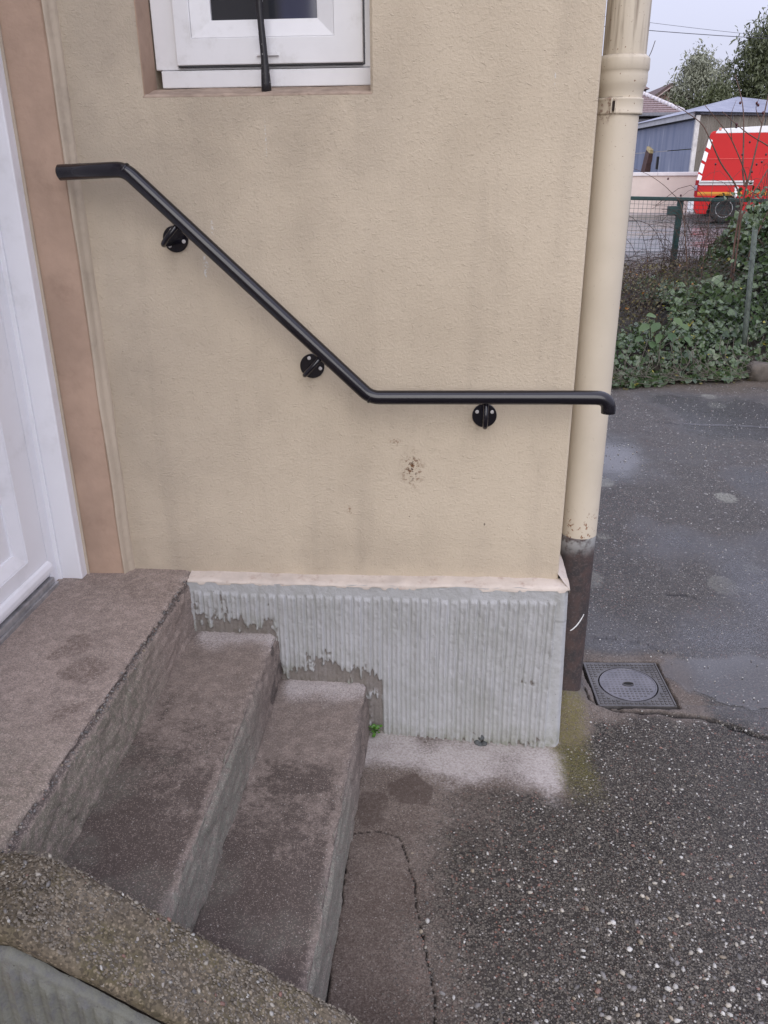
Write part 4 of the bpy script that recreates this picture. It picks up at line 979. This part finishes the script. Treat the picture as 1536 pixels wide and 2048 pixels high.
# wild rose with hips
rb = empty('wild_rose_bush', (3.05, 6.0, .3)); tag(rb, 'leafless wild rose bush with long arching stems and dark red hips', 'bush')
stems = [([(3.08, 6.0, .2), (3.04, 6.0, .75), (3.04, 6, 1.16), (3.09, 6.02, 1.58), (3.13, 6.05, 1.93), (3.17, 6.1, 2.25)], .008),
 ([(3.06, 5.98, .5), (3.02, 5.95, 1.26), (2.78, 5.9, 1.60), (2.65, 5.88, 1.80), (2.55, 5.87, 1.92), (2.31, 5.85, 2.06)], .006),
 ([(3.06, 6.02, 1.40), (3.04, 6.0, 1.5), (2.87, 5.96, 1.77), (2.76, 5.94, 1.89), (2.59, 5.92, 2.05)], .005),
 ([(3.05, 6, 1.40), (3.02, 6.03, 1.53), (2.99, 6.06, 1.83), (2.95, 6.08, 2.06), (2.86, 6.1, 2.29)], .006),
 ([(3.30, 6.1, 1.69), (3.19, 6.05, 1.74), (3.02, 6.0, 1.82), (2.89, 5.97, 1.90), (2.75, 5.95, 2.0)], .0045),
 ([(2.78, 6.0, .5), (2.78, 6.0, 1.12), (2.77, 6.0, 1.35), (2.77, 6.0, 1.58)], .0025),
 ([(3.06, 6.02, 1.1), (3.10, 6.03, 1.24), (3.26, 6.06, 1.58), (3.38, 6.1, 1.85)], .006),
 ([(2.66, 6.0, .6), (2.54, 6.0, 1.19), (2.41, 5.98, 1.36), (2.22, 5.96, 1.49), (2.04, 5.94, 1.56)], .003),
 ([(3.1, 6.0, .4), (3.22, 6.0, 1.0), (3.36, 6.0, 1.4), (3.42, 6, 1.75)], .006),
 ([(2.87, 5.96, 1.77), (2.82, 5.92, 1.95), (2.84, 5.9, 2.08)], .0025), ([(2.65, 5.88, 1.80), (2.60, 5.86, 1.70), (2.56, 5.85, 1.68)], .002), ([(3.13, 6.05, 1.9), (3.06, 6.05, 2.02), (3.07, 6.05, 2.1)], .003)]
for p, r in stems:
    sp = smooth_path(p, 5); r *= 1.5; tube('stem', sp, [r*(1-.65*i/(len(sp)-1)) for i in range(len(sp))], m_rose, rb, 6)
for (x, y, z) in ((2.89, 5.96, 1.88), (2.92, 6.05, 2.07), (3.07, 6.04, 2.05), (3.12, 6.04, 1.99), (3.10, 6.03, 1.52), (3.13, 6.03, 1.58), (3.17, 6.03, 1.60), (3.20, 6.04, 1.66), (2.98, 5.98, 1.66), (2.37, 5.97, 1.47), (2.50, 5.98, 1.33), (3.04, 6.02, 1.76), (2.885, 5.95, 1.90), (3.055, 6.04, 2.065), (2.77, 6, 1.585)):
    V = ICO*np.array((.010, .010, .013))*(1.15 if z > 1.8 else .95)+np.array((x, y, z))
    from_arrays('rose_hip', V, ICF, m_hip, rb, True)
n = 260
sx = rng.normal(3.2, .16, n); sz_ = rng.uniform(.72, 1.42, n)**1.0; C = np.stack([sx, 6+rng.normal(size=n)*.12, sz_], -1)
tag(leaves('foliage', C, rdir(n, (0, -.2, -.1)), rdir(n, (0, -.6, .6)), rng.uniform(.03, .055, n), np.clip(rng.random(n), 0, .9), m_ivy, rb), kind='stuff')
# bare sapling whose top twigs show beside the downpipe
sp = empty('bare_sapling', (1.70, 4.9, 0)); tag(sp, 'slender leafless sapling with two thin twigs rising behind the downpipe', 'sapling')
tube('stem', smooth_path([(1.66, 4.9, .0), (1.72, 4.9, .9), (1.77, 4.9, 1.8), (1.825, 4.9, 2.26)], 5), .006, m_stem, sp, 6)
for p in ([(1.822, 4.9, 2.24), (1.842, 4.9, 2.32), (1.857, 4.9, 2.40), (1.866, 4.9, 2.52)], [(1.82, 4.9, 2.235), (1.862, 4.9, 2.275), (1.895, 4.9, 2.33), (1.918, 4.9, 2.41)]):
    tube('twig', smooth_path(p, 4), .0028, m_stem, sp, 5)
# rough stone by the ivy foot
bm = bmesh.new(); bmesh.ops.create_icosphere(bm, subdivisions=3, radius=1)
for v in bm.verts:
    p = v.co; d = 1+.25*mnoise.noise(p*1.6)+.08*mnoise.noise(p*5); v.co = Vector((max(-.8, min(.8, p.x*d))*.105, max(-.8, min(.8, p.y*d))*.10, max(-.7, min(.7, p.z*d))*.11))+Vector((2.97, 4.70, .035))
tag(bm_obj('stone_block', bm, mat_plain('stone', (.10, .085, .070), .9, .25, 18, bump=.006, bscale=40), None, True), 'rough grey brown stone block at the foot of the ivy', 'stone')

# weed and mortar crumbs at the plinth
n = 46
a = rng.random(n)*6.283; C = np.stack([.324+rng.normal(size=n)*.008, -.054-rng.random(n)*.012, .004+rng.random(n)*.034], -1)
tag(leaves('weed', C, np.stack([np.cos(a), -np.abs(np.sin(a))*.8, rng.random(n)*.7], -1), rdir(n, (0, -.4, .8), .3), rng.uniform(.007, .014, n), .5+.42*rng.random(n), mat_leaf('weed_leaf', (.035, .10, .012), (.10, .24, .03), None, .45)), 'tiny bright green weed growing in the corner where step meets plinth', 'weed')
bm = bmesh.new()
for (x, y, z, r) in ((.630, -.052, -.012, .011), (.648, -.054, -.013, .010), (.636, -.058, -.014, .009), (.640, -.050, .004, .0095)):
    mt = Matrix.Translation((x, y, z)) @ Matrix.Diagonal((r, r*.9, r*.85, 1)); bmesh.ops.create_icosphere(bm, subdivisions=2, radius=1, matrix=mt)
for v in bm.verts: v.co += v.normal*.0 + Vector((mnoise.noise(v.co*150)*.003, mnoise.noise(v.co*150+Vector((5, 0, 0)))*.003, mnoise.noise(v.co*150+Vector((0, 7, 0)))*.003))
tag(bm_obj('mortar_crumbs', bm, mat_plain('dark_mortar', (.075, .08, .078), .8, .3, 80, bump=.002, bscale=200), None, True), 'small clump of dark crumbs at the foot of the ribbed plinth', 'debris')

# ---------------------------------------------------------------- road side beyond the fence
M = M_('wet_road', .25, .5); M.color(M.mix(M.rng(M.noise(3, 4, .6), .35, .65), (.10, .10, .105), (.16, .155, .15))); M.rough(M.rng(M.noise(1.2, 4, .6), .35, .65, .12, .45)); M.bump(M.noise(60, 3, .6), .4, .004)
def sheet(name, x0, x1, y0, y1, z, mat):
    return from_arrays(name, [(x0, y0, z), (x1, y0, z), (x1, y1, z), (x0, y1, z)], [(0, 1, 2, 3)], mat)
tag(sheet('road', -60, 80, 12.6, 22.1, .2805, M.m), kind='structure')
m_kerbstone = mat_plain('kerb_stone', (.30, .27, .25), .8, .15, 8)
kb = empty('kerb', (6, 22.1, .3)); tag(kb, 'pale concrete kerb along the far side of the road', 'kerb')
for k in range(14): box('kerb_stone', 1.0+k*1.0, 1.985+k*1.0, 22.1, 22.25, .20, .42, m_kerbstone, kb, .012)
tag(sheet('pavement', -60, 80, 22.25, 23.1, .412, mat_plain('pavement', (.27, .24, .225), .7, .15, 5)), kind='structure')
gw = empty('garden_wall', (6, 23.1, .4)); tag(gw, 'low cream rendered garden wall with white coping across the road', 'wall')
box('wall', -6, 14, 23.1, 23.3, .38, 1.38, mat_plain('cream_render', (.60, .52, .46), .85, .06, 2), gw)
for k in range(10): box('coping', -6+k*2.0, -4.006+k*2.0, 23.06, 23.34, 1.38, 1.475, mat_plain('coping_white', (.68, .66, .65), .7, .06, 4) if k == 0 else bpy.data.materials['coping_white'], gw, .01)

# metal shed
A = Vector((7.43, 25.2, 0)); B = Vector((6.95, 35.2, 0)); Cc = Vector((14.2, 28.2, 0)); Dd = B+Cc-A
sh = empty('metal_shed', A); tag(sh, 'blue grey corrugated metal shed with low hipped roof behind the garden wall', 'shed')
def mat_sheet(name, a, b, st, rough):
    M = M_(name, rough, .5, .25); c = M.mix(M.rng(M.noise(1, 4, .6, v=M.mapv((3, 3, .4))), .35, .65), a, b)
    c = M.mix(M.math('MULTIPLY', M.rng(M.noise(1, 4, .7, v=M.mapv((2.2, 2.2, .18))), .58, .66), .6), c, st); M.color(c); return M.m
m_blue = mat_sheet('blue_sheet', (.20, .235, .33), (.27, .30, .39), (.50, .53, .60), .42)
m_brown = mat_sheet('brown_sheet', (.17, .155, .13), (.24, .22, .19), (.13, .11, .09), .7)
m_roofm = mat_sheet('roof_sheet', (.17, .185, .26), (.24, .255, .33), (.42, .44, .50), .38)
def corr_sheet(p, q, z0, z1, mat, parent, amp=.018, pitch=.11, inset=.006):
    d = q-p; L = d.length; d.normalize(); nrm = Vector((d.y, -d.x, 0)); n = max(6, int(L/pitch*6)); P = np.zeros((n, 2, 3))
    for i in range(n):
        t = inset+(L-2*inset)*i/(n-1); o = p+d*t+nrm*(amp*math.sin(2*math.pi*t/pitch))
        P[i, 0] = (o.x, o.y, z0); P[i, 1] = (o.x, o.y, z1)
    return grid('sheet', P, mat, parent)
dl = (A-B); dr = (Cc-A)
for a, b in ((0, .30), (.30, .585), (.585, 1.)):
    for z0, z1 in ((.35, 2.09), (2.115, 2.98)): corr_sheet(A-dl*b, A-dl*a, z0, z1, m_blue, sh)
for k in range(6): corr_sheet(A+dr*(k/6), A+dr*((k+1)/6), .35, 3.02, m_brown, sh, .02, .09)
bm = bmesh.new(); bm_box(bm, -.05, .07, -.05, .07, .3, 3.0, mtx=Matrix.Translation(A+Vector((-.02, -.04, 0)))); bm_obj('corner_trim', bm, mat_plain('white_trim', (.55, .54, .52), .7, .2, 6, dirt=(.25, .24, .22)), sh)
def plate(name, p, q, z0, z1, off, mat, parent, thick=.05):
    d = (q-p).normalized(); nrm = Vector((d.y, -d.x, 0)); bm = bmesh.new()
    a = p+nrm*off; b = q+nrm*off; vs2 = []
    for o in (0, thick):
        for (c, z) in ((a, z0), (b, z0), (b, z1), (a, z1)): vs2.append(bm.verts.new((c.x+nrm.x*o, c.y+nrm.y*o, z)))
    for f in ((0, 1, 2, 3), (7, 6, 5, 4), (0, 4, 5, 1), (1, 5, 6, 2), (2, 6, 7, 3), (3, 7, 4, 0)): bm.faces.new([vs2[i] for i in f])
    return bm_obj(name, bm, mat, parent)
m_fascia = mat_plain('fascia', (.50, .51, .53), .5, .1, 3)
plate('fascia', B, A, 2.93, 3.10, .10, m_fascia, sh, .05); plate('gutter', B, A, 2.895, 2.935, .03, mat_plain('dark_gap', (.02, .02, .022), .8), sh, .06)
plate('fascia', A, Cc, 3.02, 3.07, .06, mat_plain('roof_edge', (.11, .115, .14), .5), sh, .05)
ov_ = lambda p, v: p+v
e = [A+(A-B).normalized()*.25+(A-Cc).normalized()*.22, B+(A-Cc).normalized()*.22, Dd, Cc+(A-B).normalized()*.25]
cA = A*.62+Dd*.38; r1 = A+(B-A)*.42+(Cc-A)*.42; r2 = A+(B-A)*.58+(Cc-A)*.58
zr = 3.09; rz = 3.86
bm = bmesh.new(); ve = [bm.verts.new((p.x, p.y, zr)) for p in e]; va = bm.verts.new((r1.x, r1.y, rz)); vb = bm.verts.new((r2.x, r2.y, rz))
for f in ((ve[0], ve[1], va), (ve[1], ve[2], vb, va), (ve[2], ve[3], vb), (ve[3], ve[0], va, vb)): bm.faces.new(f)
bm_obj('roof', bm, m_roofm, sh)
box('door_pull', -.03, .03, -.05, .05, 1.55, 1.95, mat_plain('pull_black', (.015, .015, .018), .6), sh, 0, 2, Matrix.Translation(A-dl*.37+Vector((-.05, 0, 0))))
# plank against the shed
wp = empty('wooden_plank', (7.0, 30.0, .4)); tag(wp, 'dark brown timber beam with pale cut end leaning on the blue shed', 'timber')
mt = Matrix.Translation((6.98, 30.4, .36)) @ Matrix.Rotation(R(12), 4, 'X') @ Matrix.Rotation(R(6), 4, 'Y')
box('beam', -.10, .10, -.30, .30, 0, 1.80, mat_plain('old_wood', (.085, .045, .038), .8, .25, 8), wp, .01, 2, mt)
box('cut_end', -.098, .098, -.295, .295, 1.803, 1.93, mat_plain('cut_wood', (.50, .40, .20), .8, .2, 12), wp, .02, 2, mt)

# tiled house behind the shed
th = empty('tiled_house', (4, 40, .3)); tag(th, 'house with pink grey tiled hip roof and pale ridge behind the shed', 'house')
box('wall', -3, 9.45, 37.6, 44.5, .3, 3.55, mat_plain('house_wall', (.46, .45, .46), .85, .1, 1.5), th)
E0 = Vector((9.76, 37.0, 3.745)); R0 = Vector((8.807, 41.0, 4.72)); E1 = Vector((-3.3, 37.0, 3.745)); R1 = Vector((-1.5, 41, 4.72))
m_tile = mat_plain('roof_tile', (.26, .19, .19), .8, .25, 9, dirt=(.38, .34, .35), dirtamt=.7); m_tiled = mat_plain('roof_under', (.05, .035, .04), .9)
bm = bmesh.new(); vv = [bm.verts.new(p) for p in (E1, E0, R0, R1, Vector((9.76, 45, 3.745)), Vector((-3.3, 45, 3.745)))]
for f in ((0, 1, 2, 3), (1, 4, 2), (4, 5, 3, 2), (5, 0, 3)): bm.faces.new([vv[i] for i in f])
roof = bm_obj('roof', bm, m_tiled, th)
for k in range(9):
    t0, t1 = k/9, (k+.80)/9; p0 = E1.lerp(R1, t0); p1 = E0.lerp(R0, t0); q1 = E0.lerp(R0, t1); q0 = E1.lerp(R1, t1); up_v = Vector((0, -.02, .055)); lo = Vector((0, -.01, .02))
    bm = bmesh.new(); a = [bm.verts.new(p) for p in (p0+up_v, p1+up_v, q1+lo, q0+lo)]; b = [bm.verts.new(p) for p in (p0, p1)]
    bm.faces.new(a); bm.faces.new((b[0], b[1], a[1], a[0])); bm_obj('tile_course', bm, m_tile, roof)
m_ridge = mat_plain('ridge_tile', (.60, .57, .58), .8, .15, 6)
for k in range(12):
    a = E0.lerp(R0, k/12)+Vector((0, 0, .07)); b = E0.lerp(R0, (k+.93)/12)+Vector((0, 0, .07)); tube('ridge_tile', [a, b], [.10, .085], m_ridge, roof, 10)
tube('ridge_cap', [R0+Vector((0, 0, .07)), R1+Vector((0, 0, .07))], .09, m_ridge, roof, 10)
box('gutter', -3.3, 9.8, 36.86, 36.99, 3.62, 3.75, mat_plain('grey_gutter', (.16, .16, .18), .6), th, .02)
box('dark_gable', 8.6, 9.35, 43.0, 43.8, 4.5, 5.1, mat_plain('gable_dark', (.06, .04, .045), .8, .2, 4), th)  # small dark gabled roof standing behind the tiled house
prism('gable_roof', [(8.45, 5.12), (9.5, 5.12), (8.95, 5.42)], 'y', 42.9, 43.9, m_tile, th)

# timber gabled house further back
gh = empty('gabled_house', (11.35, 47, .3)); tag(gh, 'brown timber-boarded gable house with dark roof below the pale tree', 'house')
GP, GE, GXc = 5.52, 4.10, 11.35
m_board = [mat_plain('board_%d' % k, c, .85, .2, 5) for k, c in enumerate(((.30, .20, .16), (.36, .26, .22), (.24, .155, .125)))]
hw = 2.05
box('wall', GXc-hw, GXc+hw, 47.08, 54, .3, GE, mat_plain('timber_dark', (.10, .07, .06), .9), gh)
for k in range(26):
    x0 = GXc-hw+k*2*hw/26; x1 = x0+2*hw/26*.86; z = lambda x: GP-(GP-GE)*abs(x-GXc)/hw-.02
    prism('board', [(x0, .3), (x1, .3), (x1, z(x1)), (x0, z(x0))], 'y', 47.0, 47.06, m_board[k % 3], gh)
m_roofd = mat_plain('dark_roof', (.10, .065, .062), .85, .2, 4)
for s_ in (1, -1):
    prism('roof', [(GXc+.001*s_, GP+.02), (GXc+s_*(hw+.35), GE-.22), (GXc+s_*(hw+.35), GE-.08), (GXc+.001*s_, GP+.18)], 'y', 46.7, 54.3, m_roofd, gh)
    prism('verge_board', [(GXc+.002*s_, GP-.04), (GXc+s_*(hw+.30), GE-.27), (GXc+s_*(hw+.30), GE-.20), (GXc+.002*s_, GP+.03)], 'y', 46.64, 46.69, mat_plain('verge', (.42, .33, .30), .8) if s_ > 0 else bpy.data.materials['verge'], gh)

# ---------------------------------------------------------------- trees far behind
def tree(name, label, x, y, zb, zt, rx, n, leafmat, lean, size, seed, group='trees behind the shed'):
    r = np.random.default_rng(seed)
    o = empty(name, (x, y, .3)); tag(o, label, 'tree', group)
    tr = smooth_path([(x, y, .2), (x+.1, y, zb*.6), (x+lean*.3, y, zb), (x+lean, y, zt*.92)], 4)
    tube('trunk', tr, [.16*(1-.85*i/(len(tr)-1)) for i in range(len(tr))], m_stem2, o, 8)
    for k in range(9):
        t = .35+.6*r.random(); p = tr[int(t*(len(tr)-1))]; a = r.random()*6.283; L = rx*(.5+.6*r.random())
        tube('limb', smooth_path([p, p+Vector((math.cos(a)*L*.5, math.sin(a)*L*.5, L*.35)), p+Vector((math.cos(a)*L, math.sin(a)*L, L*.45))], 3), [.05*(1-.12*i) for i in range(7)], m_stem2, o, 5)
    nc = 46; cz = zb+(zt-zb)*r.random(nc)**.85; rr = rx*np.sqrt(np.clip(1-((cz-(zb+zt)*.48)/((zt-zb)*.56))**2, .06, 1))
    ca = r.random(nc)*6.283; cr = rr*np.sqrt(r.random(nc)); CC = np.stack([x+cr*np.cos(ca)+lean*(cz-zb)/(zt-zb), y+cr*np.sin(ca), cz], -1)
    ci = r.integers(0, nc, n); pos = CC[ci]+r.normal(size=(n, 3))*np.array((.23, .23, .34))*(.5+.5*rx)
    tint = np.clip(.25+.55*r.random(n)+.3*(r.random(nc)[ci]-.5), 0, .92)
    tag(leaves('crown', pos, r.normal(size=(n, 3))*.5+np.array((.1, 0, -.55)), r.normal(size=(n, 3))+np.array((0, -.5, .3)), size*(.6+.8*r.random(n)), tint, leafmat, o, LEAF_LONG, 1.5), kind='stuff')
tree('willow_tree', 'pale silvery green slender tree rising above the shed roof', 10.95, 41, 3.3, 6.15, .95, 6500, m_tree1, .15, .17, 1)
tree('willow_tree', 'small thin grey green tree between the pale tree and the dark one', 12.35, 42, 3.3, 5.9, .55, 2600, m_tree1, .1, .17, 2)
tree('leafy_tree', 'large dark green tree at the right edge above the shed', 14.4, 41, 3.0, 7.5, 1.75, 17000, m_tree2, .4, .20, 3)
tree('leafy_tree', 'low olive bush behind the shed roof left of the dark tree', 11.7, 39.5, 2.6, 4.5, 1.0, 6500, m_tree2, .1, .18, 4)
tree('leafy_tree', 'low olive bush just above the shed ridge beside the timber gable', 10.3, 40.5, 2.4, 4.15, .75, 4200, m_tree2, .1, .18, 5)
# overhead cables
for k, (z0, z1, lab) in enumerate(((7.05, 5.22, 'thicker of two overhead cables crossing the sky beside the downpipe'), (7.75, 4.95, 'thinner upper overhead cable crossing the sky beside the downpipe'))):
    pts = [(x, 30+.0*x, z0+(z1-z0)*(x+5)/24+.0035*(x-9)**2-.02-(.32 if k == 0 else .32)) for x in np.linspace(-5, 24, 30)]
    tag(tube('overhead_cable', pts, .011 if k == 0 else .006, mat_plain('cable_%d' % k, (.05, .05, .06), .7), None, 6), lab, 'cable', 'overhead cables')

# ---------------------------------------------------------------- red fire service van
van = empty('fire_van', (6.27, 19.98, .31)); tag(van, 'red fire service van with white roof parked across the road', 'van')
M = M_('red_paint', .45, .25); M.color(M.mix(M.noise(2, 2, .5), (.50, .010, .012), (.44, .009, .010))); m_red = M.m
m_vwhite = mat_plain('van_white', (.80, .80, .80), .35, .03); m_rub = mat_plain('tyre_rubber', (.018, .018, .019), .85, .2); m_rim = mat_plain('steel_rim', (.30, .30, .31), .45, .1, 10, .5, .6)
m_silver = mat_plain('silver_strip', (.55, .54, .53), .4, .05); m_yel = mat_plain('yellow_film', (.58, .27, .025), .5, .05); m_lamp = mat_plain('lamp_red', (.25, .01, .015), .2, .1)
bm = bmesh.new()
def arch(cx, cz, r, a0=180, a1=0, n=14): return [(cx+r*math.cos(R(a0+(a1-a0)*i/n)), cz+r*math.sin(R(a0+(a1-a0)*i/n))) for i in range(n+1)]
ol = [(6.34, .52)]+arch(6.98, .64, .41, 197, -17)+arch(10.75, .64, .41, 197, -17)+[(11.75, .52), (11.86, .75), (11.80, 1.05), (11.2, 1.38), (10.55, 2.08), (10.25, 2.36), (6.75, 2.39), (6.50, 2.38), (6.445, 2.33), (6.285, 1.50), (6.262, 1.0), (6.272, .62)]
Af = [bm.verts.new((p[0], 19.98+max(0, p[1]-1.25)*.10, p[1])) for p in ol]; Bf = [bm.verts.new((p[0], 21.88-max(0, p[1]-1.25)*.10, p[1])) for p in ol]
n_ = len(ol); fA = bm.faces.new(Af); fB = bm.faces.new(Bf[::-1])
for i in range(n_): bm.faces.new((Af[i], Bf[i], Bf[(i+1) % n_], Af[(i+1) % n_]))
bmesh.ops.bevel(bm, geom=[e_ for e_ in bm.edges if (fA in e_.link_faces or fB in e_.link_faces)], offset=.035, segments=3, affect='EDGES', profile=.6)
bm_obj('body', bm, m_red, van)
def side_y(z): return 19.98+max(0, z-1.25)*.10
prism('roof', [(6.53, 2.32), (6.62, 2.425), (7.6, 2.47), (10.2, 2.45), (10.4, 2.30)], 'y', 20.085, 21.77, m_vwhite, van, .02)
def decal(name, pts, mat, off=.004):
    bm = bmesh.new(); f = [bm.verts.new((x, side_y(z)-off, z)) for x, z in pts]; b = [bm.verts.new((x, side_y(z)-.0005, z)) for x, z in pts]
    bm.faces.new(f)
    for i in range(len(pts)): bm.faces.new((f[i], f[(i+1) % len(pts)], b[(i+1) % len(pts)], b[i]))
    return bm_obj(name, bm, mat, van)
for (x, z) in ((6.425, 2.12), (6.365, 1.84), (6.318, 1.58), (6.295, 1.33)):
    decal('chevron', [(x-.035, z-.09), (x+.055, z-.14), (x+.085, z+.06), (x-.005, z+.11)], m_vwhite)
decal('panel_seam', [(6.42, 1.765), (10.0, 1.765), (10.0, 1.773), (6.42, 1.773)], mat_plain('seam', (.75, .12, .10), .5))
decal('rub_strip', [(6.35, 1.185), (7.55, 1.185), (7.55, 1.225), (6.35, 1.225)], m_silver, .012); decal('rub_strip', [(6.35, 1.245), (7.55, 1.245), (7.55, 1.285), (6.35, 1.285)], m_silver, .012)
decal('rub_groove', [(6.33, 1.226), (7.56, 1.226), (7.56, 1.244), (6.33, 1.244)], mat_plain('groove', (.06, .05, .055), .6), .006)
decal('yellow_stripe', [(6.30, .985), (7.33, .985), (7.33, 1.03), (6.30, 1.03)], m_yel)
decal('yellow_stripe', [(6.30, .955), (7.33, .955), (7.33, .970), (6.30, .970)], m_yel)
for (x, z, a, b) in ((7.20, 1.10, .045, .055), (7.19, 1.03, .035, .04), (7.205, .955, .03, .045)): decal('white_emblem', [(x+a*math.cos(t_), z+b*math.sin(t_)) for t_ in np.linspace(0, 6.283, 14, endpoint=False)], m_vwhite, .006)
cu = bpy.data.curves.new('lettering', 'FONT'); cu.body = 'POMPIERS'; cu.size = .135; cu.extrude = .001
to = bpy.data.objects.new('tmp', cu); COL.objects.link(to); bpy.context.view_layer.update()
me = bpy.data.meshes.new_from_object(to.evaluated_get(bpy.context.evaluated_depsgraph_get())); bpy.data.objects.remove(to)
me.transform(Matrix.Translation((7.45, 19.972, .955)) @ Matrix.Rotation(math.pi/2, 4, 'X')); me.materials.clear(); lt = link('lettering', me, m_yel, van)
box('tail_light', 6.245, 6.33, 19.975, 20.12, .93, 1.30, m_lamp, van, .01); box('reverse_light', 6.238, 6.30, 19.968, 20.10, 1.06, 1.18, mat_plain('lamp_grey', (.30, .30, .36), .2), van, .008)
box('rear_bumper', 6.13, 6.33, 20.0, 21.86, .55, .86, mat_plain('bumper', (.60, .60, .62), .5, .05), van, .03)
box('marker_light', 6.62, 6.68, 20.07, 20.13, 2.39, 2.45, mat_plain('lamp_amber', (.6, .25, .2), .3), van, .01)
decal('cab_window', [(9.45, 1.42), (10.95, 1.42), (10.42, 2.12), (9.45, 2.16)], mat_plain('van_glass', (.02, .022, .028), .05))
box('underbody', 6.5, 11.6, 20.15, 21.7, .45, .66, m_rub, van)
for cx in (6.98, 10.75):
    for y0 in (20.03, 21.62):
        wh = empty('wheel', (cx, y0, .64)); wh.parent = van; wh.matrix_parent_inverse = Matrix.Translation(-van.location)
        def wl(name, prof, mat):
            bm = bmesh.new(); seg = 36; rings = [[bm.verts.new((cx+r_*math.cos(2*math.pi*k/seg), y0+dy, .64+r_*math.sin(2*math.pi*k/seg))) for k in range(seg)] for r_, dy in prof]
            for A_, B_ in zip(rings, rings[1:]):
                for k in range(seg): bm.faces.new((A_[k], A_[(k+1) % seg], B_[(k+1) % seg], B_[k]))
            bm.faces.new(rings[0]); bm.faces.new(rings[-1][::-1]); bm_obj(name, bm, mat, wh, True)
        wl('tyre', [(.205, .02), (.215, .0), (.30, .0), (.325, .03), (.332, .06), (.332, .15), (.325, .18), (.30, .21), (.2, .21)], m_rub)
        wl('rim', [(.06, .03), (.07, .045), (.15, .06), (.185, .02), (.204, .012), (.204, .1)], m_rim)

van.rotation_euler = (0, 0, R(-14.5))       # the van stands turned, its flank square to the yard
